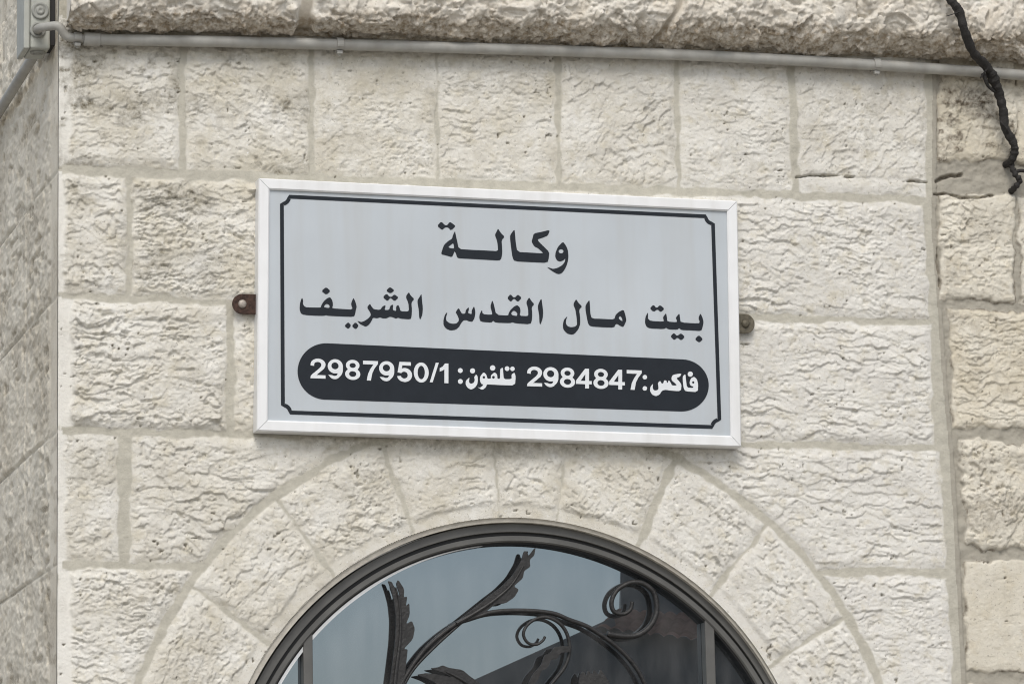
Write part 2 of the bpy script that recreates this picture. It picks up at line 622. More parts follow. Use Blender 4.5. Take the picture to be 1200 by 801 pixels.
# boundary line between the two buildings (x as a function of z), in the thick mortar joint
bz = np.array([P(1092, 95)[2], P(1091, 267)[2], P(1104, 450)[2], P(1112, 534)[2], P(1121, 700)[2], P(1126, 801)[2]])
bx = np.array([P(1092, 95)[0], P(1091, 267)[0], P(1104, 450)[0], P(1112, 534)[0], P(1121, 700)[0], P(1126, 801)[0]])
bz, bx = bz[::-1], bx[::-1]


def rock(u, v, s, amp, an, ang, sm):
    """rock-faced relief, strata running along the rotated u axis"""
    ca, sa = math.cos(ang), math.sin(ang)
    a, c = u*ca+v*sa, -u*sa+v*ca
    wu = a+.014*vnoise(a*22, c*22, s+50)+.0035*vnoise(a*75, c*75, s+53)
    wv = c+.010*vnoise(a*18, c*26, s+51)+.0028*vnoise(a*85, c*85, s+52)
    k = math.sqrt(1+(an-1)*.62)
    rs = random.Random(s)
    sc, w1, w2, w3 = rs.uniform(.75, 1.35), rs.uniform(.6, 1.25), rs.uniform(.6, 1.3), rs.uniform(.5, 1.4)
    wu, wv = wu*sc, wv*sc
    f1 = facet(wu*20/k, wv*18*k, s, 1.0, -1.3, .55)
    f2 = facet(wu*44/k, wv*38*k, s+11, 1.2, -1.1, .7)
    f3 = facet(wu*100/k**.7, wv*90*k**.7, s+23, 1.5, -.5)
    f4 = facet(wu*210/k**.5, wv*190*k**.5, s+27, 1.2, 0)
    big = fbm(a*7, c*9, s+31, 3)
    fine = fbm(a*150, c*170, s+37, 3)
    mod = .35+.9*sstep(vnoise(a*10, c*14, s+41), -.5, .6)
    mod2 = .4+.8*sstep(vnoise(a*16, c*20, s+43), -.4, .6)
    pit = sstep(vnoise(a*110, c*125, s+45)+.35*vnoise(a*23, c*23, s+46), .62, .85)
    h = .50+.30*big+(.100*w1*f1*mod+.130*w2*f2*mod+.090*w3*f3*mod2+.070*w3*f4*mod2)*(1-sm)+.07*fine-.28*pit*(1-.5*sm)
    return h*amp*.98


def relief(X, Z):
    """height in front of the wall plane, owner id and tone for arrays of points"""
    sh = X.shape
    H = (fbm(X*60, Z*60, 3, 4)*.0012+fbm(X*9, Z*9, 5, 2)*.0015)+.0014
    tone = np.zeros(sh+(4,))
    tone[..., 0] = 1.0
    tone[..., 2] = .18*sstep(fbm(X*11, Z*11, 71, 3), .1, .5)
    bdx = np.interp(Z, bz, bx)
    own = np.where(X > bdx, OLD_OWNER, WALL_OWNER)
    H = np.where(X > bdx+.012, H-.004+.004*fbm(X*40, Z*40, 15, 3), H)
    rad = np.hypot(X-AC[0], Z-AC[1])
    own = np.where((rad < R_EX+.004) & (Z > AC[1]-.05) & (own == 0), ARCH_OWNER, own)
    pitn = vnoise(X*150, Z*150, 141)+.5*vnoise(X*31, Z*31, 142)
    for si, s in enumerate(stones):
        if s.vous is None:
            p = np.array(s.poly)
            lo, hi = p.min(0)-.01, p.max(0)+.01
        else:
            
            aa = np.linspace(s.vous[0], s.vous[1], 12)
            cc = np.concatenate([[AC+rr*np.array([math.cos(t), math.sin(t)]) for t in aa] for rr in (R_IN-.01, R_EX+.01)])
            lo, hi = cc.min(0)-.012, cc.max(0)+.012
        ii = np.where((X[:, 0] > lo[0]) & (X[:, 0] < hi[0]))[0]
        jj = np.where((Z[0] > lo[1]) & (Z[0] < hi[1]))[0]
        if len(ii) == 0 or len(jj) == 0:
            continue
        sl = (slice(ii[0], ii[-1]+1), slice(jj[0], jj[-1]+1))
        x, z = X[sl], Z[sl]
        if s.vous is None:
            d = np.full(x.shape, 1.0)
            cen = p.mean(0)
            for i in range(4):
                a, b_ = p[i], p[(i+1) % 4]
                e = (b_-a)/np.linalg.norm(b_-a)
                n = np.array([-e[1], e[0]])
                if (cen-a)@n < 0: n = -n
                d = np.minimum(d, (x-a[0])*n[0]+(z-a[1])*n[1])
            if s.cut:
                d = np.minimum(d, np.hypot(x-AC[0], z-AC[1])-R_EX-.011)
            dl = x-p[:, 0].min()
            edge_free = s.margin_left > 0
            if edge_free:       # the corner edge itself stays straight
                d = np.where(dl < .012, np.minimum(.03, np.maximum(d, 0)+.0*d), d)
        else:
            a0, a1, g0, g1 = s.vous
            r = np.hypot(x-AC[0], z-AC[1])
            d0 = -(x-AC[0])*math.sin(a0)+(z-AC[1])*math.cos(a0)-g0
            d1 = (x-AC[0])*math.sin(a1)-(z-AC[1])*math.cos(a1)-g1
            d = np.minimum(np.minimum(d0, d1), R_EX-.011-r)
            d = np.minimum(d, np.where(z < AC[1]-.02, -1, 1))
        wob = s.wob*(vnoise(x*26+si*3.1, z*26, 61)+.6*vnoise(x*75, z*75+si, 62))
        dd = d+wob+(.0034 if s.owner != OLD_OWNER else 0)
        ins = dd > 0
        if not ins.any():
            continue
        env = sstep(dd+.0025*vnoise(x*120, z*120, 63+si), -.001, s.soft)
        env2 = sstep(dd, 0, s.soft*3.0)
        h = rock(x+si*1.37, z-si*.71, 1000+si*97, s.amp, s.an, s.ang, s.smooth)
        if s.margin_left > 0:
            mw = s.margin_left+.004*vnoise(z*0+si, z*30, 66)
            mm = sstep(dl, mw-.004, mw+.006)
            h = h*mm+.0015*(1-mm)
            tone[sl][..., 3] = np.where(ins, np.maximum(tone[sl][..., 3], (1-mm)*.8), tone[sl][..., 3])
        if s.vous is not None:
            mw = .026+.004*vnoise(x*22, z*22, 67)
            mm = sstep(r-R_IN, mw-.005, mw+.008)
            h = h*mm+.0015*(1-mm)
        hh = env*(.0006+h*(.30+.70*env2))
        mk = ins & (env > .02)
        H[sl] = np.where(mk, np.maximum(hh, -.0004)+H[sl]*(1-env), H[sl])
        t = tone[sl]
        t[..., 0] = np.where(ins, t[..., 0]*(1-sstep(dd, 0, .004)), t[..., 0])
        t[..., 1] = np.where(ins, s.warm, t[..., 1])
        dm = np.clip(s.dirt*(sstep(fbm(x*9+si, z*14, 81, 4), -.12, .42)+.9*sstep(vnoise(x*48, z*75, 83)+.6*vnoise(x*12+si, z*12, 84), .45, .85)), 0, 1)
        if s.owner == OLD_OWNER:      # black patches along the broken arrises
            dm = np.maximum(dm, (1-sstep(dd, .001, .007))*sstep(vnoise(x*24+si, z*24, 82), -.1, .4)*.9)
        t[..., 2] = np.where(ins, dm, t[..., 2])
        pk = sstep(pitn[sl], 1.16, 1.24)*ins
        H[sl] = H[sl]-.005*pk
        t[..., 2] = np.maximum(t[..., 2], pk)
        own[sl] = np.where(ins, s.owner, own[sl])
        tone[sl] = t
    return H, own, tone


def split_grid(X, Z, H, own, tone, keep=None):
    """grid of heights -> {owner: mesh}"""
    nx, nz = X.shape
    V = np.stack([X, -H, Z], -1).reshape(-1, 3)
    T = tone.reshape(-1, 4)
    idx = np.arange(nx*nz).reshape(nx, nz)
    q = np.stack([idx[:-1, :-1], idx[1:, :-1], idx[1:, 1:], idx[:-1, 1:]], -1).reshape(-1, 4)
    fo = own[:-1, :-1].reshape(-1)
    xc = (X[:-1, :-1]+X[1:, 1:]).reshape(-1)/2
    zc = (Z[:-1, :-1]+Z[1:, 1:]).reshape(-1)/2
    ok = np.ones(len(q), bool) if keep is None else keep(xc, zc)
    out = {}
    for ow in (0, 1, 2):
        m = ok & (fo == ow)
        if m.any():
            out[ow] = (V, q[m], T)
    return out


def join_meshes(name, parts):
    Vs, Fs, Ts, off = [], [], [], 0
    for V, F_, T in parts:
        used = np.unique(F_)
        rm = np.full(len(V), -1, np.int64)
        rm[used] = np.arange(len(used))
        Vs.append(V[used]); Ts.append(T[used]); Fs.append(rm[F_]+off)
        off += len(used)
    V, F_, T = np.concatenate(Vs), np.concatenate(Fs), np.concatenate(Ts)
    me = mesh_np(name, V, F_)
    at = me.attributes.new('tone', 'FLOAT_COLOR', 'POINT')
    at.data.foreach_set('color', T.astype(np.float32).ravel())
    return me


def grid(x0, x1, z0, z1, st):
    nx, nz = int(round((x1-x0)/st))+1, int(round((z1-z0)/st))+1
    return np.meshgrid(np.linspace(x0, x1, nx), np.linspace(z0, z1, nz), indexing='ij')


def snap_ring(X, Z):
    """pull the grid line nearest to the intrados onto it so that the opening has a clean edge"""
    r = np.hypot(X-AC[0], Z-AC[1])
    st = X[1, 0]-X[0, 0]
    m = (np.abs(r-R_IN) < st*.75) & (Z > AC[1])
    k = np.where(m, R_IN/np.maximum(r, .01), 1)
    return AC[0]+(X-AC[0])*k, AC[1]+(Z-AC[1])*k


def outside_opening(x, z):
    inside = ((np.hypot(x-AC[0], z-AC[1]) < R_IN) & (z > AC[1])) | ((np.abs(x-AC[0]) < R_IN) & (z <= AC[1]))
    return ~inside


pieces = {0: [], 1: [], 2: []}
Z_DET0, Z_DET1 = 2.10, 3.72
for (x0, x1, z0, z1, st) in ((XC, 1.50, Z_DET0, Z_DET1, .0022), (XC, 1.50, 0.0, Z_DET0, .008), (1.50, 4.0, 0.0, Z_DET1, .012), (XC, 4.0, Z_DET1, 6.0, .014)):
    X, Z = grid(x0, x1, z0, z1, st)
    H, own, tone = relief(X, Z)
    # the pitted, cement-patched hollow where the black cable enters
    if st < .003:
        cx, cz = P(1150, 205)[[0, 2]]
        pm = np.exp(-(((X-cx)/.085)**2+((Z-cz)/.030)**2)**2)
        H = H*(1-pm)+pm*(-.004+.006*fbm(X*45, Z*45, 9, 4))
        tone[..., 0] = np.maximum(tone[..., 0], pm*.9)
        # thin cracks: right-hand end of the top course and above the second old stone
        for pts, w, dep in (([(933, 208), (950, 206), (975, 206), (1000, 208)], .0022, .010), ([(1058, 213), (1070, 212), (1086, 214)], .0018, .008),
                            ([(1095, 228), (1110, 227), (1125, 232), (1145, 232), (1165, 229)], .0026, .009),
                            ([(1097, 213), (1105, 208), (1115, 206), (1127, 205)], .0045, .012),
                            ([(1098, 290), (1099, 310), (1101, 335)], .0030, .009)):
            pl = np.array([P(*q)[[0, 2]] for q in pts])
            lo, hi = pl.min(0)-.02, pl.max(0)+.02
            ii = np.where((X[:, 0] > lo[0]) & (X[:, 0] < hi[0]))[0]
            jj = np.where((Z[0] > lo[1]) & (Z[0] < hi[1]))[0]
            sl = (slice(ii[0], ii[-1]+1), slice(jj[0], jj[-1]+1))
            x, z = X[sl], Z[sl]
            dm = np.full(x.shape, 1.0)
            for a, b_ in zip(pl[:-1], pl[1:]):
                ab = b_-a
                t = np.clip(((x-a[0])*ab[0]+(z-a[1])*ab[1])/(ab@ab), 0, 1)
                dm = np.minimum(dm, np.hypot(x-a[0]-t*ab[0], z-a[1]-t*ab[1]))
            dm = dm+.002*vnoise(x*90, z*90, 91)
            k = 1-sstep(dm, w*.3, w*1.3)
            H[sl] -= k*dep
            tone[sl][..., 2] = np.maximum(tone[sl][..., 2], k)
        # dirt together with the sign's contact shadow, painted into the wall tone
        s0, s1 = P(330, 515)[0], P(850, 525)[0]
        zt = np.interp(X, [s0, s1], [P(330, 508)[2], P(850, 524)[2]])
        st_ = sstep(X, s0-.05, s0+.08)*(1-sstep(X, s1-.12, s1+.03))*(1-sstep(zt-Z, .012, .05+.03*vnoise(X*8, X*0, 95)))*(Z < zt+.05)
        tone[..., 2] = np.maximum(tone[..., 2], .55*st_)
        # dirt in the joint below the ledge
        zl = P(500, 58)[2]
        tone[..., 2] = np.maximum(tone[..., 2], .2*sstep(Z, zl-.05+.03*vnoise(X*9, X*0, 96), zl))
    X, Z = snap_ring(X, Z)
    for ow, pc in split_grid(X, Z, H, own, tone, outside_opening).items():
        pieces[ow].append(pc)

house = empty("stone_building", (0.0, 0.0, 0.0))
tag(house, "pale rock-faced limestone house front with an arched fanlight below the grey sign", "building")
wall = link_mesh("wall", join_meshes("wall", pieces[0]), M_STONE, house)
arch = link_mesh("stone_arch", join_meshes("stone_arch", pieces[1]), M_STONE, house)
oldwall = link_mesh("stone_wall", join_meshes("stone_wall", pieces[2]), M_OLD)
tag(oldwall, "older yellowish rubble stone wall adjoining on the right, with wide brown mortar joints", "wall")

# soffit of the arch and jambs of the opening (smooth cut stone, 9 cm deep)
ns = 120
pr = [(AC[0]-R_IN, 0.0)]+[(AC[0]-R_IN*math.cos(math.pi*i/ns), AC[1]+R_IN*math.sin(math.pi*i/ns)) for i in range(ns+1)]+[(AC[0]+R_IN, 0.0)]
V, Fq = [], []
for x, z in pr:
    V += [(x, -.0012, z), (x, .02, z), (x, .10, z)]
for i in range(len(pr)-1):
    for k in range(2):
        Fq.append((3*i+k, 3*i+k+1, 3*(i+1)+k+1, 3*(i+1)+k))
me = mesh_np("arch_soffit", V, Fq)
link_mesh("arch_soffit", me, M_PLASTER, house)

# ------------------------------------------------------------------ side wall (recedes from the corner)
def side_relief(Yf, Zf):
    Hf = fbm(Yf*60, Zf*60, 203, 4)*.001
    tonef = np.zeros(Yf.shape+(4,))
    tonef[..., 0] = 1
    beds = [P(69, 24)[2], P(69, 200)[2], P(69, 347)[2], P(69, 505)[2], P(69, 661)[2], P(69, 815)[2]]
    zz = beds[-1]-.262
    while zz > -.3:
        beds.append(zz)
        zz -= .262
    zz = beds[0]+.27
    while zz < 6.2:
        beds.insert(0, zz)
        zz += .265
    yv = Q(31.5, 560, XC)[1]
    for i in range(len(beds)-1):
        z1, z0 = beds[i], beds[i+1]
        cuts = [0.0, yv, yv+.42+.08*(i % 2), yv+.9, yv+1.4, yv+2.1, yv+2.8, 3.6, 4.2]
        for k in range(len(cuts)-1):
            ii = np.where((Yf[:, 0] > cuts[k]-.02) & (Yf[:, 0] < cuts[k+1]+.02))[0]
            jj = np.where((Zf[0] > z0-.02) & (Zf[0] < z1+.02))[0]
            if len(ii) == 0 or len(jj) == 0:
                continue
            sl = (slice(ii[0], ii[-1]+1), slice(jj[0], jj[-1]+1))
            Y, Z, H, tone = Yf[sl], Zf[sl], Hf[sl], tonef[sl]
            jz = np.minimum(Z-z0, z1-Z)-(.0018 if k else .0004)
            jy = np.minimum((Y-cuts[k]-.004) if k else Y*0+1, cuts[k+1]-Y-.004)
            d = np.minimum(jz, jy)+.0012*vnoise(Y*14, Z*40, 204)
            ins = (np.minimum(jz, jy) > -.004) & (d > 0)
            env = sstep(d, 0, .006)
            # pecked with a point: shallow pits in a fairly even face
            pit = sstep(vnoise(Y*20+i*3.3, Z*62, 300+i*7+k)+.5*vnoise(Y*7, Z*18, 330+i), .42, .80)
            h = .004+.0016*facet(Y*16, Z*40, 400+i*7+k, 1.0)+.0012*facet(Y*36, Z*95, 440+i*7+k, 1.0)+.002*fbm(Y*6, Z*12, 310+i, 3)-.0045*pit
            if k == 0:
                mm = sstep(Y, .085, .11)
                h = h*mm+.0015*(1-mm)
            Hf[sl] = np.where(ins, env*h, H)
            tone[..., 0] = np.where(ins, 1-sstep(d, 0, .002), tone[..., 0])
            tone[..., 1] = np.where(ins, .15+.5*random.random(), tone[..., 1])
            tone[..., 2] = np.where(ins, np.clip(.55*pit+.5*sstep(fbm(Y*5, Z*9, 320+i, 4), .0, .4), 0, 1), tone[..., 2])
            if k:
                tone[..., 2] = np.where((~ins) & (np.abs(jz) < .004) & (jy > 0), 1.0, tone[..., 2])
    return Hf, tonef


sp_parts = []
for (y0, y1, z0, z1, st) in ((0.0, 1.02, 2.0, 3.80, .0035), (0.0, 1.02, 0.0, 2.0, .012), (1.02, 4.0, 0.0, 6.0, .02), (0.0, 1.02, 3.80, 6.0, .014)):
    Y, Z = grid(y0, y1, z0, z1, st)
    H, tone = side_relief(Y, Z)
    nx, nz = Y.shape
    V = np.stack([XC-H, Y, Z], -1).reshape(-1, 3)
    idx = np.arange(nx*nz).reshape(nx, nz)
    q = np.stack([idx[:-1, :-1], idx[:-1, 1:], idx[1:, 1:], idx[1:, :-1]], -1).reshape(-1, 4)
    sp_parts.append((V, q, tone.reshape(-1, 4)))
link_mesh("side_wall", join_meshes("side_wall", sp_parts), M_SIDE, house)

# roof slab and back so that the house is a closed volume
bm = bmesh.new()
add_box(bm, (XC+.02, .12, 6.0), (1.1, 4.0, 6.15))
add_box(bm, (XC+.02, 4.0, 0.0), (1.1, 4.12, 6.15))
link_mesh("roof", bm_mesh("roof", bm), M_STONE, house)

# ------------------------------------------------------------------ the projecting ledge course
zl0, zl1 = P(100, 40)[2], P(1150, 78)[2]
xl0, xl1 = P(100, 40)[0], P(1150, 78)[0]
zbot = lambda x: zl0+(zl1-zl0)*(x-xl0)/(xl1-xl0)
lip = [P(a, b_, -.085) for a, b_ in ((100, 14), (350, 17), (600, 22), (900, 28), (1150, 42))]
lipx, lipz = np.array([p[0] for p in lip]), np.array([p[2] for p in lip])
prof = np.array([(0.0, .012), (-.030, .010), (-.062, .026), (-.085, .056), (-.095, .095), (-.095, .26), (-.090, .30), (-.05, .315), (.01, .318)])
pl = np.concatenate([[0], np.cumsum(np.linalg.norm(np.diff(prof, axis=0), axis=1))])
st = .0028


def ledge_mesh(name, xa, xb, seed, joints):
    nx = int((xb-xa)/st)
    nsx = int(pl[-1]/st)
    x = np.linspace(xa, xb, nx)
    s = np.linspace(0, pl[-1], nsx)
    py, pz = np.interp(s, pl, prof[:, 0]), np.interp(s, pl, prof[:, 1])
    py, pz = [np.convolve(np.pad(a, 8, mode='edge'), np.ones(17)/17, 'valid') for a in (py, pz)]
    ty, tz = np.gradient(py), np.gradient(pz)
    ln = np.hypot(ty, tz)
    ny, nz_ = -tz/ln, ty/ln                      # outward normal (towards -y and down)
    ny, nz_ = np.where(True, ny, ny), nz_
    X, S = np.meshgrid(x, s, indexing='ij')
    wx = X+.02*vnoise(X*16, S*16, seed)
    ws = S+.015*vnoise(X*18, S*18, seed+1)
    h = .010*fbm(X*8, S*9, seed+2, 3)+.0050*facet(wx*24, ws*30, seed+3, 1.2)+.0036*facet(wx*55, ws*60, seed+8, 1.2)+.002*facet(wx*130, ws*130, seed+12, 1.2)+.0012*fbm(X*160, S*160, seed+5, 3)
    mort = np.zeros(X.shape)
    for jx, jw, sl in joints:
        d = np.abs(X-jx-sl*(S-.1)+.004*vnoise(S*30, X*0+jx, 88))
        k = 1-sstep(d, jw*.5, jw*.5+.010)
        h = h*(1-k)-.012*k
        mort = np.maximum(mort, 1-sstep(d, jw*.4, jw*.5+.003))
    h = h*sstep(S, 0, .03)
    base = zbot(X)
    # under side height follows the measured lip
    lift = np.interp(X, lipx, lipz)-(base+.056)
    Zp = base+pz[None, :]+lift*sstep(S, .0, .11)+h*nz_[None, :]*-1*-1
    Yp = py[None, :]+h*ny[None, :]
    V = np.stack([X, Yp, Zp], -1).reshape(-1, 3)
    tone = np.zeros(X.shape+(4,))
    tone[..., 0] = mort
    tone[..., 1] = .5+.4*vnoise(X*3, S*3, seed+20)
    # browner tone on the under side of the ledge
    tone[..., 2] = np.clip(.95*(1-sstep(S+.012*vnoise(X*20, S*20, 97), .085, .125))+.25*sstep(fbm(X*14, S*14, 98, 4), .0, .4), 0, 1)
    idx = np.arange(X.size).reshape(X.shape)
    q = np.stack([idx[:-1, :-1], idx[1:, :-1], idx[1:, 1:], idx[:-1, 1:]], -1).reshape(-1, 4)
    # end caps
    V = list(V)
    T = list(tone.reshape(-1, 4))
    return join_meshes(name, [(np.array(V), q, np.array(T))])


j1, j2 = P(360, 10, -.09)[0], P(786, 10, -.09)[0]
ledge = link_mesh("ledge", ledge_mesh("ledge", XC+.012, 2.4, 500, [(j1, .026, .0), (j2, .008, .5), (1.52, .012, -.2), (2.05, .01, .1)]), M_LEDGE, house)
bm = bmesh.new()       # the core closes the ends of the ledge
cv = [(p[0]*.93+.006, p[1]+zbot(0)-.0+.012) for p in prof]
for xx in (XC+.0135,):
    pass
va = [bm.verts.new((XC+.016, a, b_)) for a, b_ in cv]
vb = [bm.verts.new((2.39, a, b_+.006)) for a, b_ in cv]
bm.faces.new(va); bm.faces.new(vb[::-1])
for i in range(len(cv)):
    bm.faces.new((va[i], va[(i+1) % len(cv)], vb[(i+1) % len(cv)], vb[i]))
link_mesh("ledge_core", bm_mesh("ledge_core", bm), M_LEDGE, house)
# ------------------------------------------------------------------ arched window
FC = np.array([0.0365, 1.909])         # frame centre
win = None


def arc_profile(bm, prof2, c, a0=-2.0, a1=182.0, n=140, legs=None):
    """sweep a closed (radius, y) profile round the arch; legs lets it run straight down to that z"""
    secs = []
    if legs is not None:
        secs.append(('leg', 1, legs))
    for i in range(n+1):
        secs.append(('arc', math.radians(a0+(a1-a0)*i/n), 0))
    if legs is not None:
        secs.append(('leg', -1, legs))
    rings = []
    for k, a, z in secs:
        ring = []
        for rr, y in prof2:
            if k == 'arc': ring.append(bm.verts.new((c[0]+rr*math.cos(a), y, c[1]+rr*math.sin(a))))
            else: ring.append(bm.verts.new((c[0]+a*rr, y, z)))
        rings.append(ring)
    m = len(prof2)
    for i in range(len(rings)-1):
        for k in range(m):
            bm.faces.new((rings[i][k], rings[i][(k+1) % m], rings[i+1][(k+1) % m], rings[i+1][k]))
    bm.faces.new(rings[0]); bm.faces.new(rings[-1][::-1])


bm = bmesh.new()
arc_profile(bm, [(.640, .020), (.640, .090), (.6215, .090), (.6215, .020)], FC, 0, 180, legs=0.0)
win = link_mesh("arched_window", bm_mesh("arched_window", bm, bevel=.0012), M_FRAME, house)
SC = FC+np.array([.002, -.005])
bm = bmesh.new()
arc_profile(bm, [(.6190, .024), (.6190, .088), (.606, .088), (.606, .027), (.609, .024)], SC, 0, 180, legs=0.0)
link_mesh("sash", bm_mesh("sash", bm), M_FRAME, win)
bm = bmesh.new()
arc_profile(bm, [(.6300, .0285), (.6300, .080), (.6100, .080), (.6100, .0285)], FC, 0, 180, legs=0.0)
link_mesh("gasket", bm_mesh("gasket", bm), M_GASKET, win)
bm = bmesh.new()
arc_profile(bm, [(.6065, .030), (.6065, .070), (.6025, .070), (.6025, .032)], SC, 0, 180, legs=0.0)
link_mesh("glazing_gasket", bm_mesh("glazing_gasket", bm), M_GASKET, win)
# sealant fillet between frame and stone
bm = bmesh.new()
arc_profile(bm, [(.6560, .0005), (.6560, .080), (.6395, .080), (.6395, .005)], FC+np.array([-.006, .001]), 0, 180, legs=0.0)
link_mesh("sealant", bm_mesh("sealant", bm), M_PLASTER, win)
YG = .058
# pane
bm = bmesh.new()
GC = SC
pts = [(GC[0]+.604*math.cos(math.radians(a)), GC[1]+.604*math.sin(math.radians(a))) for a in range(0, 181, 2)]+[(GC[0]-.604, 1.70), (GC[0]+.604, 1.70)]
bm.faces.new([bm.verts.new((x, YG, z)) for x, z in pts])
bmesh.ops.triangulate(bm, faces=bm.faces[:])
link_mesh("pane", bm_mesh("pane", bm), M_GLASS, win)
# tapering white strip along the upper left edge of the glass
bm = bmesh.new()
rings = []
for i in range(61):
    a = math.radians(97+70*i/60)
    w = .0062*min(1, i/24)*min(1, (60-i)/4+.2)+.0004
    rings.append([bm.verts.new((GC[0]+r*math.cos(a), y, GC[1]+r*math.sin(a))) for r, y in ((.6024, .031), (.6024, .057), (.6024-w, .057), (.6024-w, .033))])
for i in range(60):
    for k in range(4):
        bm.faces.new((rings[i][k], rings[i][(k+1) % 4], rings[i+1][(k+1) % 4], rings[i+1][k]))
link_mesh("white_strip", bm_mesh("white_strip", bm), M_STRIP, win)
# vertical bars
for px, top in ((361, 752), (832, 745)):
    a, b_ = P(px-5.5, top, .028), P(px+5.5, top, .028)
    zt = GC[1]+math.sqrt(max(.01, .603**2-((a[0]+b_[0])/2-GC[0])**2))
    bm = bmesh.new()
    add_box(bm, (a[0], .0278, 1.70), (b_[0], .0575, zt+.014))
    link_mesh("mullion", bm_mesh("mullion", bm, bevel=.002), M_FRAME, win)
# transom and the closed leaf below (just out of the picture)
bm = bmesh.new()
add_box(bm, (GC[0]-.605, .026, 1.64), (GC[0]+.605, .088, 1.70))
link_mesh("transom", bm_mesh("transom", bm, bevel=.003), M_FRAME, win)
bm = bmesh.new()
for sx in (-1, 1):
    x0, x1 = sorted((GC[0]+sx*.003, GC[0]+sx*.602))
    add_box(bm, (x0, .055, .02), (x1, .085, 1.637))
    add_box(bm, (x0+.09, .047, .15), (x1-.09, .054, .75))
    add_box(bm, (x0+.09, .047, .88), (x1-.09, .054, 1.52))
link_mesh("door_leaf", bm_mesh("door_leaf", bm, bevel=.004), M_FRAME, win)

# wrought iron
YI = .031


def z7(pts):       # measured on the 3x enlargement whose corner is 400, 534
    return [P(400+x/3, 534+y/3, YI) for x, y in pts]


def bar(name, pts, r0, r1=None, sub=8, flat=(1.25, .9)):
    c = catmull(pts, sub)
    r1 = r0 if r1 is None else r1
    n = len(c)
    rr = [1.06*(r0+(r1-r0)*i/(n-1)) for i in range(n)]
    bm = bmesh.new()
    add_tube(bm, c, rr, 10, flat=flat)
    return link_mesh(name, bm_mesh(name, bm, smooth=True), M_IRON, win)


bar("iron_scroll", z7([(420, 1540), (300, 1370), (200, 1180), (152, 1010), (160, 900), (205, 810), (250, 735), (310, 662), (400, 592), (470, 566), (540, 547), (640, 543), (740, 552), (800, 575), (870, 602), (950, 655), (1010, 710), (1055, 775), (1090, 870), (1105, 980), (1080, 1100), (1000, 1200), (890, 1235), (800, 1190), (780, 1110), (835, 1060), (890, 1090), (885, 1130)]), .0052)
bar("iron_scroll", z7([(935, 625), (1000, 634), (1050, 625), (1090, 590), (1108, 540), (1098, 480), (1060, 448), (1015, 445), (970, 470), (950, 510), (958, 545), (990, 555), (1015, 540), (1022, 512)]), .0070, .0044)
bar("iron_scroll", z7([(440, 1540), (470, 1330), (540, 1120), (620, 980), (690, 880), (740, 800), (785, 740), (802, 685), (795, 630), (770, 590), (730, 568), (690, 570), (655, 592), (640, 625), (655, 655), (685, 662), (708, 648), (716, 634)]), .0050, .0030)
bar("iron_scroll", z7([(200, 860), (222, 800), (262, 738), (330, 668), (405, 600), (440, 572)]), .0040, .0030)


bar("iron_scroll", z7([(500, 1230), (610, 1150), (760, 1060), (880, 950), (925, 850), (915, 800)]), .0046, .0032)


def forged_leaf(pts, y, ridge=None):
    """serrated leaf cut from plate, edges rounded, with a raised midrib"""
    loops = [P(*p, y)[[0, 2]] for p in pts]
    cu = bpy.data.curves.new("iron_leaf", 'CURVE')
    me = flat_shape("iron_leaf", [chaikin(loops, 1, .15)], y-.001, .005)
    bpy.data.curves.remove(cu)
    bm = bmesh.new()
    bm.from_mesh(me)
    if ridge:
        c = catmull([P(*p, y-.007) for p in ridge], 8)
        add_tube(bm, c, [.0046-.0030*i/(len(c)-1) for i in range(len(c))], 8)
    bm.to_mesh(me)
    bm.free()
    return link_mesh("iron_leaf", me, M_IRON, win)


q5 = lambda pts: [(300+x/4, 600+y/4) for x, y in pts]
q7 = lambda pts: [(400+x/3, 534+y/3) for x, y in pts]
forged_leaf(q5([(616, 322), (630, 360), (646, 420), (654, 500), (650, 600), (638, 700), (612, 900), (682, 900), (690, 801), (706, 665), (708, 642), (690, 640), (732, 595), (742, 545), (728, 508), (700, 524), (718, 480), (716, 425), (700, 440), (706, 395), (690, 398), (692, 360), (664, 316), (654, 335), (672, 388), (664, 402), (650, 365), (634, 326)]), YI,
            q5([(640, 900), (660, 720), (675, 600), (678, 500), (672, 420), (655, 350)]))
forged_leaf(q7([(640, 335), (630, 370), (600, 420), (560, 460), (520, 490), (470, 530), (400, 585), (430, 585), (500, 553), (540, 520), (575, 518), (606, 497), (622, 470), (604, 458), (636, 430), (640, 405), (662, 390), (660, 365), (676, 350), (681, 320), (656, 352), (650, 335)]), YI,
            q7([(405, 588), (480, 545), (545, 500), (600, 450), (640, 385)]))
forged_leaf(q5([(750, 760), (800, 778), (850, 806), (950, 900), (1150, 900), (1075, 830), (1040, 795), (1000, 768), (965, 738), (900, 728), (872, 716), (850, 726), (813, 730), (880, 752), (915, 772), (870, 764), (800, 752)]), YI,
            q5([(1080, 880), (1010, 815), (950, 775), (890, 745)]))
forged_leaf(q7([(655, 800), (672, 765), (700, 735), (712, 700), (735, 690), (745, 672), (770, 668), (806, 668), (800, 690), (770, 690), (756, 712), (735, 716), (722, 745), (700, 755), (690, 785), (668, 815)]), YI-.003)
forged_leaf(q5([(1505, 900), (1512, 770), (1530, 742), (1545, 765), (1552, 738), (1572, 760), (1580, 736), (1600, 760), (1612, 734), (1632, 765), (1650, 790), (1662, 830), (1640, 900)]), YI-.003)

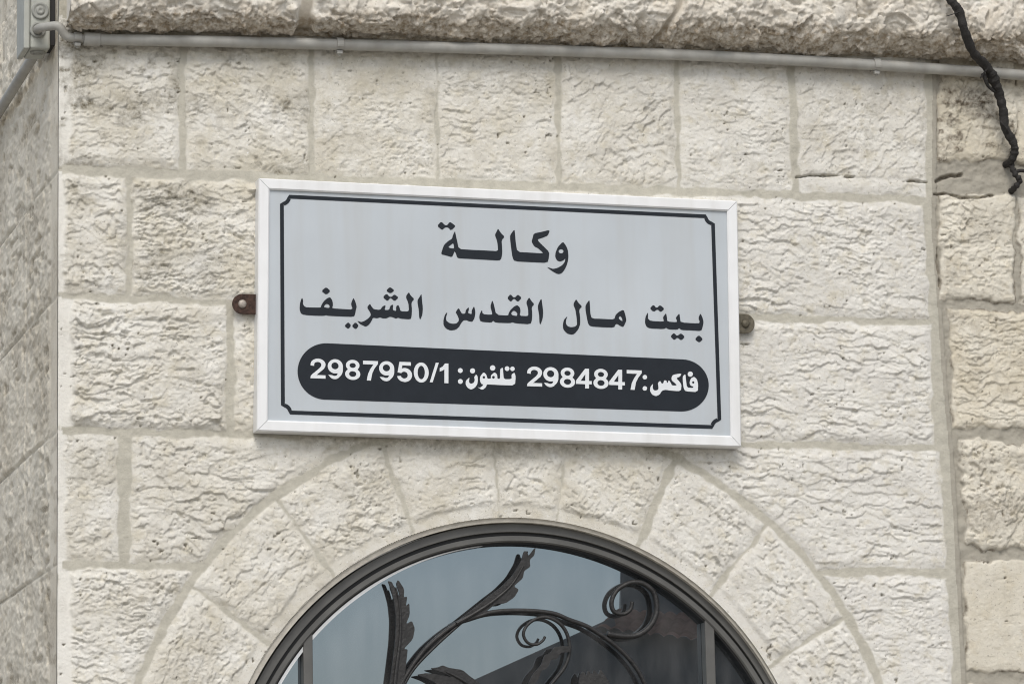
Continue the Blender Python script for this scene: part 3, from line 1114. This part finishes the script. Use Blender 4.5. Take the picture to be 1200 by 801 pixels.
# ------------------------------------------------------------------ the sign
SGN = P(586, 366, -.042)
sign = empty("signboard", (float(SGN[0]), 0.0, float(SGN[2])))
tag(sign, "white framed pale grey signboard with dark arabic lettering, fixed over the arch", "sign")
YF = -.044
cs = [P(*p, YF) for p in ((301, 207.5), (862, 236), (871.5, 522.5), (303.5, 505.5))]
tl, tr, br, bl = [Vector((float(p[0]), 0, float(p[2]))) for p in cs]
cen = (tl+tr+br+bl)/4
ex = ((tr-tl)+(br-bl)).normalized()
ez = Vector((-ex.z, 0, ex.x))
SW = ((tr-tl).length+(br-bl).length)/2
SH = ((tl-bl).length+(tr-br).length)/2


def spt(u, v, y):      # sign coordinates from its centre
    return cen+ex*u+ez*v+Vector((0, y, 0))


prof_f = [(0, -.004), (0, YF+.003), (.0025, YF), (.0205, YF), (.0235, YF+.0025), (.0235, YF+.010), (.0235, -.010)]
bm = bmesh.new()
hw, hh = SW/2, SH/2
corn = [(-hw, hh), (hw, hh), (hw, -hh), (-hw, -hh)]
dirs = [(1, -1), (-1, -1), (-1, 1), (1, 1)]
gap = .0005
for s in range(4):
    a, b_ = corn[s], corn[(s+1) % 4]
    da, db = dirs[s], dirs[(s+1) % 4]
    along = ((b_[0]-a[0]), (b_[1]-a[1]))
    ln = math.hypot(*along)
    ax = (along[0]/ln*gap, along[1]/ln*gap)
    ra = [bm.verts.new(spt(a[0]+da[0]*i+ax[0], a[1]+da[1]*i+ax[1], y)) for i, y in prof_f]
    rb = [bm.verts.new(spt(b_[0]+db[0]*i-ax[0], b_[1]+db[1]*i-ax[1], y)) for i, y in prof_f]
    for k in range(len(prof_f)-1):
        bm.faces.new((ra[k], ra[k+1], rb[k+1], rb[k]))
    bm.faces.new(ra[::-1]); bm.faces.new(rb)
link_mesh("frame", bm_mesh("frame", bm), M_ALU, sign)
bm = bmesh.new()
YPAN = YF+.0065
q0 = [spt(sx*(hw-.0215), sz*(hh-.0215), YPAN) for sx, sz in ((-1, 1), (1, 1), (1, -1), (-1, -1))]
q1 = [Vector((p.x, -.008, p.z)) for p in q0]
va, vb = [bm.verts.new(p) for p in q0], [bm.verts.new(p) for p in q1]
bm.faces.new(va); bm.faces.new(vb[::-1])
for i in range(4):
    bm.faces.new((va[i], va[(i+1) % 4], vb[(i+1) % 4], vb[i]))
panel = link_mesh("panel", bm_mesh("panel", bm), M_PANEL, sign)


def on_panel(pts):
    return [P(x, y, YPAN)[[0, 2]] for x, y in pts]


# border line with notched corners
def notch(cx, cy, r, a0, a1):
    return [(cx+r*math.cos(math.radians(a0+(a1-a0)*i/6)), cy+r*math.sin(math.radians(a0+(a1-a0)*i/6))) for i in range(7)]


cl = notch(330.3, 230.5, 8.5, 90, 0)+notch(835.5, 253.5, 8.5, 180, 90)+notch(843, 500, 8.5, 270, 180)+notch(331.5, 483, 8.5, 0, -90)
cl = on_panel(cl)
nrm = []
for i in range(len(cl)):
    t = cl[(i+1) % len(cl)]-cl[i-1]
    t = t/np.linalg.norm(t)
    nrm.append(np.array([-t[1], t[0]]))
hwid = .0041
link_mesh("border", flat_shape("border", [[c+n*hwid for c, n in zip(cl, nrm)], [c-n*hwid for c, n in zip(cl, nrm)]], YPAN, .0006), M_INK, panel)
bandp = [(382+33.3*math.cos(math.radians(a)), 435+33*math.sin(math.radians(a))) for a in range(92, 273, 6)]+\
        [(798.5+32*math.cos(math.radians(a)), 451.3+30.5*math.sin(math.radians(a))) for a in range(-88, 93, 6)]
link_mesh("number_band", flat_shape("number_band", [on_panel(bandp)], YPAN, .0006), M_INK, panel)


def glyphs(name, defs, mat, y, it=1, q=.2):
    loops = []
    for (ox, oy), lps in defs:
        for lp in lps:
            lp = [(ox+a/13.3333, oy+b_/13.3333) for a, b_ in lp]
            loops.append([P(a, b_, YPAN)[[0, 2]] for a, b_ in chaikin(lp, it, q)])
    return link_mesh(name, flat_shape(name, loops, y, .0006), mat, panel)


def circ(cx, cy, r, ry=None, n=20):
    return [(cx+r*math.cos(2*math.pi*i/n), cy+(ry or r)*math.sin(2*math.pi*i/n)) for i in range(n)]


LINE1 = [((505, 250), [
    [(375, 275), (388, 340), (408, 430), (436, 556), (600, 568), (900, 582), (1048, 590), (1044, 500), (1030, 420), (998, 335), (1025, 285), (1048, 235), (1090, 305), (1152, 366), (1103, 418), (1110, 520), (1114, 620), (1100, 705), (1070, 737), (900, 727), (600, 710), (440, 703), (408, 685), (388, 620), (367, 590), (350, 640), (325, 684), (240, 657), (157, 638), (175, 570), (205, 490), (270, 430), (328, 398), (345, 335)],
    [(352, 462), (300, 500), (268, 528), (315, 545), (364, 548)],
    [(160, 126), (215, 183), (250, 187), (295, 131), (345, 165), (385, 200), (315, 268), (262, 215), (215, 222), (175, 263), (96, 196)]]),
    ((585, 265), [
    [(238, 48), (247, 120), (257, 250), (282, 402), (480, 413), (690, 425), (660, 390), (600, 340), (550, 318), (505, 245), (520, 190), (540, 112), (650, 92), (794, 56), (760, 147), (680, 180), (600, 205), (612, 235), (690, 312), (782, 405), (777, 480), (757, 573), (500, 562), (240, 548), (207, 490), (187, 350), (172, 220), (168, 140)],
    [(995, 240), (1040, 300), (1072, 370), (1082, 470), (1066, 580), (1022, 680), (972, 738), (920, 750), (850, 717), (745, 640), (785, 648), (840, 668), (910, 652), (980, 612), (1022, 562), (1036, 498), (1000, 537), (945, 553), (900, 532), (874, 480), (880, 410), (915, 325)],
    circ(966, 392, 38, 32)])]
def words(line, groups, mat, y):
    for g in groups:
        defs = [(line[i][0], [line[i][1][k] for k in ks] if ks else line[i][1]) for i, ks in g]
        glyphs("lettering", defs, mat, y)


words(LINE1, [[(0, None), (1, None)]], M_INK, YPAN)
LINE2 = [((340, 330), [
    [(187, 248), (205, 300), (197, 340), (222, 385), (260, 400), (480, 405), (485, 370), (520, 310), (580, 255), (625, 243), (655, 285), (667, 330), (668, 370), (652, 415), (800, 425), (980, 435), (950, 350), (965, 300), (990, 248), (1022, 320), (1040, 390), (1026, 440), (1016, 500), (995, 548), (800, 542), (600, 532), (560, 522), (530, 532), (400, 531), (210, 517), (165, 492), (147, 430), (153, 340), (168, 285)],
    [(570, 343), (540, 365), (527, 395), (570, 406), (606, 410), (620, 385), (606, 358)],
    [(560, 82), (632, 145), (565, 204), (487, 145)],
    [(905, 630), (954, 680), (910, 740), (846, 690)], [(1020, 630), (1074, 685), (1025, 745), (961, 690)]]),
    ((420, 330), [
    [(-22, 608), (40, 630), (90, 615), (150, 575), (195, 525), (185, 480), (133, 400), (180, 340), (206, 390), (240, 430), (340, 440), (375, 385), (424, 365), (420, 400), (406, 440), (480, 440), (500, 370), (544, 355), (537, 410), (540, 443), (590, 460), (588, 385), (622, 360), (642, 400), (657, 460), (770, 465), (790, 440), (780, 330), (738, 235), (785, 160), (820, 220), (874, 270), (826, 325), (836, 430), (831, 540), (815, 588), (660, 577), (620, 560), (585, 577), (540, 555), (490, 545), (440, 572), (380, 572), (340, 555), (290, 572), (227, 560), (206, 610), (165, 672), (115, 702), (70, 682), (20, 657)],
    [(490, 80), (565, 135), (500, 185), (431, 140)],
    [(440, 185), (485, 235), (520, 235), (560, 196), (630, 245), (565, 305), (510, 255), (490, 258), (455, 305), (380, 240)],
    [(985, 183), (992, 280), (1006, 400), (1001, 510), (966, 594), (949, 560), (944, 450), (924, 330), (924, 285), (955, 240)]]),
    ((510, 335), [
    [(188, 405), (180, 450), (166, 500), (176, 545), (215, 575), (270, 590), (330, 585), (365, 550), (370, 510), (345, 450), (318, 410), (365, 340), (397, 400), (420, 435), (468, 430), (480, 370), (524, 330), (526, 370), (510, 418), (540, 433), (570, 438), (569, 380), (606, 314), (622, 370), (627, 430), (611, 510), (580, 558), (530, 552), (490, 532), (440, 537), (411, 570), (371, 640), (320, 682), (240, 694), (170, 667), (129, 610), (128, 530), (150, 450)]]),
    ((570, 335), [
    [(-70, 370), (-58, 440), (85, 450), (90, 420), (60, 320), (92, 218), (117, 290), (152, 450), (340, 462), (345, 430), (370, 380), (430, 320), (480, 298), (520, 330), (534, 390), (517, 465), (640, 470), (655, 450), (650, 350), (620, 250), (668, 175), (700, 230), (749, 285), (706, 330), (716, 430), (711, 530), (690, 598), (450, 582), (410, 565), (370, 580), (140, 572), (105, 540), (80, 572), (-90, 557), (-112, 500), (-106, 440)],
    [(425, 383), (388, 415), (393, 450), (440, 464), (476, 466), (484, 430), (460, 398)],
    [(375, 126), (420, 177), (450, 177), (490, 131), (552, 185), (490, 249), (440, 200), (420, 203), (380, 249), (324, 188)],
    [(858, 188), (872, 280), (886, 400), (881, 500), (845, 604), (829, 580), (824, 450), (804, 350), (807, 290)]]),
    ((650, 345), [
    [(335, 70), (370, 130), (429, 185), (380, 235), (396, 340), (399, 460), (371, 540), (311, 612), (260, 627), (190, 607), (134, 545), (127, 470), (145, 390), (200, 335), (176, 400), (175, 460), (210, 500), (260, 510), (320, 500), (350, 470), (345, 380), (325, 240), (288, 150)],
    [(543, 82), (551, 180), (556, 290), (577, 375), (760, 380), (930, 390), (950, 320), (1000, 270), (1076, 235), (1102, 310), (1120, 400), (1101, 450), (1070, 508), (1030, 492), (975, 457), (950, 467), (925, 517), (740, 510), (560, 497), (524, 460), (504, 370), (484, 260), (479, 180), (505, 130)],
    [(1015, 338), (998, 365), (1018, 395), (1062, 417), (1050, 370), (1035, 343)]]),
    ((745, 350), [
    [(188, 208), (191, 260), (191, 310), (230, 345), (430, 355), (440, 340), (423, 290), (472, 220), (487, 290), (491, 355), (640, 365), (645, 340), (623, 295), (682, 224), (691, 300), (701, 370), (985, 385), (1000, 360), (978, 300), (1010, 224), (1042, 290), (1060, 365), (1046, 430), (1025, 503), (860, 492), (710, 487), (680, 455), (650, 482), (510, 477), (475, 450), (440, 472), (215, 462), (165, 432), (144, 375), (149, 290)],
    [(275, 90), (325, 147), (380, 95), (449, 155), (390, 210), (340, 163), (280, 205), (218, 150)],
    [(595, 530), (645, 582), (705, 535), (769, 595), (710, 650), (650, 603), (600, 645), (541, 585)],
    [(985, 565), (1052, 630), (990, 685), (921, 630)]])]
words(LINE2, [[(0, None), (1, None)], [(2, None), (3, None)], [(4, None)], [(5, None)]], M_INK, YPAN)
YB = YPAN-.0006
BANDTXT = [((520, 410), [
    [(505, 380), (527, 410), (532, 470), (521, 540), (480, 592), (425, 618), (373, 592), (340, 540), (343, 480), (402, 425), (392, 480), (397, 513), (430, 528), (468, 510), (484, 470), (474, 420)],
    circ(448, 325, 40), circ(257, 320, 38), circ(258, 490, 38),
    [(522, 576), (560, 590), (598, 566), (618, 537), (588, 530), (563, 480), (568, 410), (620, 346), (662, 380), (682, 450), (738, 445), (733, 400), (790, 346), (832, 380), (837, 450), (880, 450), (878, 300), (922, 270), (927, 360), (937, 455), (1060, 455), (1058, 380), (1106, 350), (1122, 420), (1110, 553), (900, 547), (700, 537), (672, 537), (657, 582), (600, 625)],
    circ(625, 425, 20), circ(775, 425, 22), circ(762, 280, 42), circ(988, 290, 37), circ(1072, 293, 35)]),
    ((745, 420), [
    [(268, 390), (260, 450), (275, 490), (310, 500), (350, 485), (355, 450), (343, 380), (380, 346), (402, 390), (430, 385), (443, 338), (477, 343), (487, 385), (500, 370), (515, 336), (547, 380), (562, 420), (640, 420), (620, 390), (558, 340), (558, 290), (580, 253), (714, 230), (692, 280), (630, 305), (682, 360), (713, 410), (703, 508), (560, 502), (470, 487), (430, 492), (400, 512), (370, 562), (310, 588), (248, 557), (220, 500), (228, 440)],
    circ(140, 290, 35), circ(140, 465, 35),
    [(773, 240), (782, 330), (797, 450), (880, 460), (905, 440), (850, 420), (838, 370), (860, 308), (910, 282), (952, 320), (973, 400), (967, 523), (780, 512), (748, 470), (733, 350), (733, 275)],
    circ(896, 372, 18), circ(850, 243, 41)])]
words(BANDTXT, [[(0, [0, 1, 4, 5, 6, 7, 8, 9])], [(0, [2, 3])], [(1, [0, 3, 4, 5])], [(1, [1, 2])]], M_WHITEINK, YB)

# digits: strokes on a unit cell, outlined and filled
def digit_loops(ch):
    """outlines in a cell 0..0.8 wide, 0..1 high (y down)"""
    e = lambda cx, cy, rx, ry, n=28: [(cx+rx*math.cos(2*math.pi*i/n), cy+ry*math.sin(2*math.pi*i/n)) for i in range(n)]

    def arc(cx, cy, rx, ry, a0, a1, n=14):
        return [(cx+rx*math.cos(math.radians(a0+(a1-a0)*i/n)), cy+ry*math.sin(math.radians(a0+(a1-a0)*i/n))) for i in range(n+1)]
    if ch == '0': return [e(.4, .5, .38, .51), e(.4, .5, .185, .345)]
    if ch == '8': return [arc(.4, .27, .345, .28, 140, 400, 22)+arc(.4, .715, .385, .295, -50, 230, 26), e(.4, .275, .16, .125), e(.4, .71, .185, .145)]
    if ch == '9':
        return [arc(.40, .36, .385, .365, -2, -262, 30)[::1]+[(.40, .72)]+arc(.38, .52, .20, .30, 40, 40, 1)+
                arc(.36, .60, .215, .25, 55, 120, 6)+[(.045, .80)]+arc(.37, .66, .34, .35, 150, 60, 10)+arc(.36, .52, .425, .46, 55, 0, 8),
                e(.385, .335, .185, .175)]
    if ch == '2':
        return [arc(.40, .315, .19, .16, 185, 330, 8)[0:0]+[(.02, .35)]+arc(.40, .29, .38, .295, 175, 375, 20)+[(.70, .50), (.40, .76), (.32, .83), (.78, .83), (.78, 1.0), (.01, 1.0), (.03, .88), (.10, .80), (.46, .49), (.555, .38)]+arc(.385, .30, .185, .14, 10, -180, 12)+[(.20, .37)]]
    if ch == '7': return [[(.03, 0.0), (.79, 0.0), (.79, .14), (.62, .37), (.50, .62), (.43, 1.0), (.22, 1.0), (.29, .66), (.41, .40), (.56, .18), (.03, .18)]]
    if ch == '5':
        return [[(.15, 0.0), (.73, 0.0), (.73, .175), (.29, .175), (.265, .34)]+arc(.42, .66, .37, .355, -105, 110, 18)+arc(.38, .66, .36, .35, 100, 168, 6)+[(.215, .71)]+arc(.39, .665, .18, .175, 160, -150, 18)+[(.225, .565), (.05, .54)]]
    if ch == '4': return [[(.46, 0.0), (.66, 0.0), (.66, .62), (.80, .62), (.80, .785), (.66, .785), (.66, 1.0), (.465, 1.0), (.465, .785), (.0, .785), (.0, .62)], [(.47, .27), (.235, .62), (.47, .62)]]
    if ch == '1': return [[(.36, 0.0), (.53, 0.0), (.53, 1.0), (.33, 1.0), (.33, .30), (.235, .37), (.10, .42), (.10, .25), (.25, .16)]]
    if ch == '/': return [[(.33, 0.0), (.48, 0.0), (.17, 1.0), (.02, 1.0)]]


def digits(defs):
    loops = []
    for ch, x, y, h, w in defs:
        for lp in digit_loops(ch):
            loops.append(on_panel([(x+a*h*w, y+b_*h+a*h*w*.035) for a, b_ in lp]))
    return link_mesh("lettering", flat_shape("lettering", loops, YB, .0006), M_WHITEINK, panel)


H_ = 23.0
digits([('2', 363.4, 419.9, H_, 1), ('9', 383.6, 420.5, H_, 1), ('8', 404.0, 421.4, H_, 1), ('7', 424.6, 422.4, H_, 1), ('9', 443.8, 422.9, H_, 1),
        ('5', 464.6, 423.7, H_, 1), ('0', 484.3, 424.5, H_, 1), ('/', 503.0, 424.6, H_, 1), ('1', 512.8, 425.4, H_, 1.03)])
digits([('2', 617.2, 429.2, H_, 1), ('9', 636.2, 429.8, H_, 1), ('8', 655.7, 430.5, H_, 1), ('4', 674.9, 431.5, H_, 1), ('8', 694.9, 431.9, H_, 1),
        ('4', 713.7, 432.7, H_, 1), ('7', 733.6, 433.3, H_, 1)])

# fixing lugs with their screws
def lug(cx, cy, r, x_in, mat, label):
    y0, y1 = -.0215, -.0175
    c, i_ = P(cx, cy, y0), P(x_in, cy, y0)
    R_ = r
    sgn = 1 if i_[0] > c[0] else -1
    pts = [(c[0]+sgn*-R_*math.cos(math.radians(a)), c[2]+R_*math.sin(math.radians(a))) for a in range(-90, 91, 12)]
    pts += [(i_[0], c[2]+R_), (i_[0], c[2]-R_)]
    bm = bmesh.new()
    va = [bm.verts.new((x, y0, z)) for x, z in pts]
    vb = [bm.verts.new((x, y1, z)) for x, z in pts]
    bm.faces.new(va); bm.faces.new(vb[::-1])
    for i in range(len(pts)):
        bm.faces.new((va[i], va[(i+1) % len(pts)], vb[(i+1) % len(pts)], vb[i]))
    b = link_mesh("bracket", bm_mesh("bracket", bm, bevel=.0012), mat, sign)
    b['label'] = label
    bm = bmesh.new()
    add_tube(bm, [(c[0], y1+.012, c[2]), (c[0], y0-.001, c[2]), (c[0], y0-.003, c[2]), (c[0], y0-.0045, c[2])], [R_*.42, R_*.42, R_*.36, R_*.2], 16)
    link_mesh("screw", bm_mesh("screw", bm, smooth=True), M_SCREW if mat is M_RUST else M_DULLST, b)


lug(284, 356, .0215, 306, M_RUST, "rusty dark red bracket")
lug(873.5, 379, .0215, 858, M_DULLST, "dull olive steel bracket")

# ------------------------------------------------------------------ conduit under the ledge
YP = -.030
pipe = empty("conduit_pipe", tuple(float(v) for v in P(600, 58, 0)))
tag(pipe, "long grey plastic conduit clipped along the wall under the ledge", "pipe")
cpts = [P(x, y, YP) for x, y in ((104, 46.2), (250, 48.8), (400, 52.4), (600, 58.0), (800, 64.4), (930, 70.8), (1030, 76.6), (1135, 83.4), (1210, 89.0), (1300, 96.0), (1500, 112))]
bm = bmesh.new()
add_tube(bm, catmull(cpts, 6), .0122, 18)
link_mesh("tube", bm_mesh("tube", bm, smooth=True), M_PVC, pipe)
# swan neck out of the box
bxy, bface = XC-.034, .030
g = P(44, 35.5, bface)
neck = [(g[0], bface+.004, g[2]), (g[0], bface-.020, g[2]-.001), (g[0]+.012, bface-.045, g[2]-.003), (g[0]+.035, YP-.006, g[2]-.006), tuple(P(78, 42.5, YP)), tuple(P(92, 44.5, YP)), tuple(P(106, 46.2, YP))]
bm = bmesh.new()
add_tube(bm, catmull(neck, 8), .0095, 16)
link_mesh("elbow", bm_mesh("elbow", bm, smooth=True), M_PVC, pipe)
bm = bmesh.new()
a, b_ = P(98, 45.6, YP), P(117, 46.6, YP)
add_tube(bm, [a, a, a+(b_-a)*.1, a+(b_-a)*.9, b_, b_], [.0125, .0138, .0145, .0145, .0138, .012], 18)
link_mesh("coupling", bm_mesh("coupling", bm, smooth=True), M_PVC, pipe)


def clip(px, py, r):
    c = P(px, py, YP)
    bm = bmesh.new()
    w = .0075
    n = 16
    out = [(r+.0028)*np.array([math.cos(math.radians(a)), math.sin(math.radians(a))]) for a in np.linspace(-30, 330-60, n)]
    inn = [(r+.0003)*np.array([math.cos(math.radians(a)), math.sin(math.radians(a))]) for a in np.linspace(-30, 330-60, n)]
    for sgn in (0,):
        A = [[bm.verts.new((c[0]+s*w, c[1]-p[0]*1.0, c[2]+p[1])) for p in out] for s in (-1, 1)]
        B = [[bm.verts.new((c[0]+s*w, c[1]-p[0]*1.0, c[2]+p[1])) for p in inn] for s in (-1, 1)]
        for i in range(n-1):
            bm.faces.new((A[0][i], A[0][i+1], A[1][i+1], A[1][i]))
            bm.faces.new((B[0][i], B[1][i], B[1][i+1], B[0][i+1]))
            for s in (0, 1):
                bm.faces.new((A[s][i], A[s][i+1], B[s][i+1], B[s][i]))
        for e in (0, n-1):
            bm.faces.new((A[0][e], A[1][e], B[1][e], B[0][e]))
    add_box(bm, (c[0]-w*.9, c[1]+r+.001, c[2]-r*.9), (c[0]+w*.9, -.004, c[2]+r*.9))
    add_box(bm, (c[0]-w*.8, c[1]-.004, c[2]-r-.008), (c[0]+w*.8, c[1]+.008, c[2]-r-.0005))
    add_tube(bm, [(c[0], c[1]+.004, c[2]-r-.006), (c[0], c[1]+.004, c[2]-r-.011)], .0035, 10)
    link_mesh("clip", bm_mesh("clip", bm, bevel=.0006, seg=1), M_PVC, pipe)


clip(91, 44.8, .0098)
clip(398, 52.4, .0125)
clip(1027, 76.4, .0125)
clip(1400, 104, .0125)

# ------------------------------------------------------------------ junction box on the side wall
YB0 = bface
pz_bot = P(44, 57, YB0)[2]
bx1, bx0 = P(59, 30, YB0)[0], P(30, 30, YB0)[0]
box = empty("junction_box", (float(XC-.03), float(YB0+.04), float(pz_bot)))
tag(box, "grey plastic junction box on the side wall at the corner under the ledge", "electrical box")
bz1 = pz_bot+.135
ylen = .105
bm = bmesh.new()
add_box(bm, (bx0+.010, YB0, pz_bot), (bx1, YB0+ylen, bz1))
link_mesh("body", bm_mesh("body", bm, bevel=.005, seg=3), M_BOX, box)
bm = bmesh.new()
add_box(bm, (bx0-.004, YB0-.002, pz_bot-.001), (bx0+.009, YB0+ylen+.002, bz1+.002))
link_mesh("lid", bm_mesh("lid", bm, bevel=.003, seg=2), M_BOX, box)
bm = bmesh.new()      # back plate against the stone
add_box(bm, (bx1+.001, YB0+.012, pz_bot+.012), (XC-.001, YB0+ylen-.012, bz1-.012))
link_mesh("back_plate", bm_mesh("back_plate", bm), M_GASKET, box)


def grommet(c, axis, r, plug):
    """turned rubber gland: rim, dished ring and (when unused) a domed plug"""
    c, ax = Vector(c), Vector(axis)
    e1 = Vector((1, 0, 0))
    e2 = ax.cross(e1)
    pf = [(1.0, -.001), (1.0, .003), (.95, .0046), (.86, .005), (.74, .005), (.66, .0035)]
    pf += [(.50, .0032), (.46, .0055), (.34, .0066), (.20, .0066), (.12, .005), (.03, .0048)] if plug else [(.55, .003), (.30, .003), (.03, .003)]
    bm = bmesh.new()
    n = 28
    rings = [[bm.verts.new(c+ax*h+(e1*math.cos(2*math.pi*k/n)+e2*math.sin(2*math.pi*k/n))*(r*q)) for k in range(n)] for q, h in pf]
    for i in range(len(rings)-1):
        for k in range(n):
            bm.faces.new((rings[i][k], rings[i][(k+1) % n], rings[i+1][(k+1) % n], rings[i+1][k]))
    bm.faces.new(rings[-1])
    link_mesh("grommet", bm_mesh("grommet", bm, smooth=True), M_RUBBER, box)


gt = P(47, 13, YB0)
grommet((gt[0], YB0-.0005, gt[2]), (0, -1, 0), .0185, True)
grommet((g[0], YB0-.0005, g[2]), (0, -1, 0), .017, False)
gb = P(42, 60, YB0+.03)
grommet((float((bx0+bx1)/2+.004), YB0+.03, pz_bot), (0, 0, -1), .016, True)
# second conduit running back along the side wall
a, b_ = Q(24, 80, XC-.020), Q(-14, 152, XC-.020)
d = (b_-a)
bm = bmesh.new()
s0 = np.array([XC-.026, YB0+ylen-.006, pz_bot+.022])
far = s0+(b_-s0)*1.0
dirv = (b_-s0)/np.linalg.norm(b_-s0)
add_tube(bm, [s0, s0+dirv*.05, b_, s0+dirv*2.2], .0115, 16)
side_pipe = link_mesh("conduit_pipe", bm_mesh("conduit_pipe", bm, smooth=True), M_PVC)
tag(side_pipe, "short visible length of grey conduit running down and back from the junction box", "pipe")

# ------------------------------------------------------------------ black cable on the right
cable = empty("black_cable", tuple(float(v) for v in P(1150, 100, -.05)))
tag(cable, "thick black taped cable hanging over the ledge in front of the conduit at right", "cable")
cp = [(1096, -40, -.128), (1107, -14, -.130), (1114.5, 0, -.130), (1124, 14, -.130), (1131, 38, -.124), (1141, 62, -.100), (1156, 78, -.072), (1164, 92, -.058), (1170.5, 109, -.046), (1175.5, 129, -.040), (1178, 150, -.036), (1187, 166, -.034), (1189, 178, -.030), (1184, 190, -.016), (1178, 193, .004)]
c = catmull([P(*p) for p in cp], 14)
n = len(c)
rr = [(.0111+.0007*math.sin(i*.9)+.0008*random.uniform(-1, 1)) * (1.0 if i < n*.62 else 1.0-.22*(i-n*.62)/(n*.38)) * (.9+.22*math.exp(-((i-n*.5)/9)**2)) for i in range(n)]
bm = bmesh.new()
add_tube(bm, c, rr, 16, twist=lambda i, a: 1+.07*math.cos(2*a+i*.35)+.03*math.cos(5*a-i*.8))
link_mesh("sheath", bm_mesh("sheath", bm, smooth=True), M_CABLE, cable)
for pts, r0, r1 in (([(1152, 86, -.066), (1155, 94, -.066), (1158, 101, -.062), (1166, 108, -.052)], .0055, .003),
                    ([(1157, 80, -.078), (1150, 90, -.074), (1149, 92, -.074)], .0025, .001),
                    ([(1124, 14, -.138), (1116, 17, -.140), (1109, 19, -.138)], .0016, .0008),
                    ([(1172, 142, -.046), (1179, 150, -.050), (1182, 156, -.044)], .0025, .0012)):
    cc = catmull([P(*p) for p in pts], 6)
    bm = bmesh.new()
    add_tube(bm, cc, [r0+(r1-r0)*i/(len(cc)-1) for i in range(len(cc))], 8)
    link_mesh("loose_tape", bm_mesh("loose_tape", bm, smooth=True), M_CABLE, cable)
# torn end that comes out of the hole again
cp = [(1184, 188, .002), (1186, 196, -.018), (1190, 205, -.026), (1195, 211, -.024), (1190, 219, -.018), (1185, 224, .002)]
cc = catmull([P(*p) for p in cp], 8)
bm = bmesh.new()
add_tube(bm, cc, [.0062+.0014*math.sin(i*1.3) for i in range(len(cc))], 10)
cc = catmull([P(*p) for p in ((1189, 202, -.024), (1197, 200, -.026), (1210, 203, -.022), (1230, 212, -.02))], 8)
add_tube(bm, cc, .0042, 10)
link_mesh("torn_end", bm_mesh("torn_end", bm, smooth=True), M_CABLE, cable)

# ------------------------------------------------------------------ the house across the street (seen only in the glass)
YH = -45.0


def MR(px, py, y=YH):
    p = P(px, py, 2*YG-y)
    return float(p[0]), float(y), float(p[2])


opp = empty("tiled_house", (MR(700, 740)[0], YH, 0.0))
tag(opp, "dark plastered house with a red tiled roof, mirrored in the fanlight glass", "house")
e0, e1, e2 = MR(470, 838), MR(553, 797), MR(717, 722)
xr = MR(1500, 745)[0]
bm = bmesh.new()
e3 = MR(822, 757)
poly = [(e0[0]-4, 0), (e0[0]-4, e0[2]-1.5), (e1[0], e1[2]), (e2[0]+.03, e2[2]), MR(722, 734)[::2], MR(905, 763)[::2], (xr, e3[2]-.4), (xr, 0)]
va = [bm.verts.new((x, YH, z)) for x, z in poly]
vb = [bm.verts.new((x+.29*9, YH-9, z)) for x, z in poly]     # the house stands askew to the street
bm.faces.new(va); bm.faces.new(vb[::-1])
for i in range(len(poly)):
    bm.faces.new((va[i], va[(i+1) % len(poly)], vb[(i+1) % len(poly)], vb[i]))
link_mesh("facade", bm_mesh("facade", bm), M_FACADE, opp)
# tiled roof slope in rows of half-round tiles
t0, t1 = MR(696, 739, YH+.25), MR(905, 764, YH+.25)
u0, u1 = MR(722, 716, YH-1.6), MR(905, 726, YH-1.6)
nu, nv = 150, 9
V, Fq = [], []
for j in range(nv):
    for half in (0, 1):
        f = (j+half*.98)/nv
        for i in range(nu):
            s = i/(nu-1)
            a = np.array(t0)*(1-s)+np.array(t1)*s
            b_ = np.array(u0)*(1-s)+np.array(u1)*s
            p = a*(1-f)+b_*f
            V.append((p[0], p[1]+(.05 if half == 0 else 0), p[2]+.045*abs(math.sin(s*math.pi*13))+(.03 if half == 0 else 0)))
for r in range(2*nv-1):
    for i in range(nu-1):
        Fq.append((r*nu+i, r*nu+i+1, (r+1)*nu+i+1, (r+1)*nu+i))
link_mesh("roof", mesh_np("roof", V, Fq), M_TILE, opp)
bm = bmesh.new()
h0, h1 = MR(727, 668, YH-3), MR(1500, 690, YH-3)
va = [bm.verts.new((x, YH-3, z)) for x, z in ((h0[0], 0), (h0[0], h0[2]), (h1[0], h1[2]), (h1[0], 0))]
vb = [bm.verts.new((v.co.x+.29*6, YH-9, v.co.z)) for v in va]
bm.faces.new(va); bm.faces.new(vb[::-1])
for i in range(4):
    bm.faces.new((va[i], va[(i+1) % 4], vb[(i+1) % 4], vb[i]))
link_mesh("upper_storey", bm_mesh("upper_storey", bm), M_FACADE, opp)
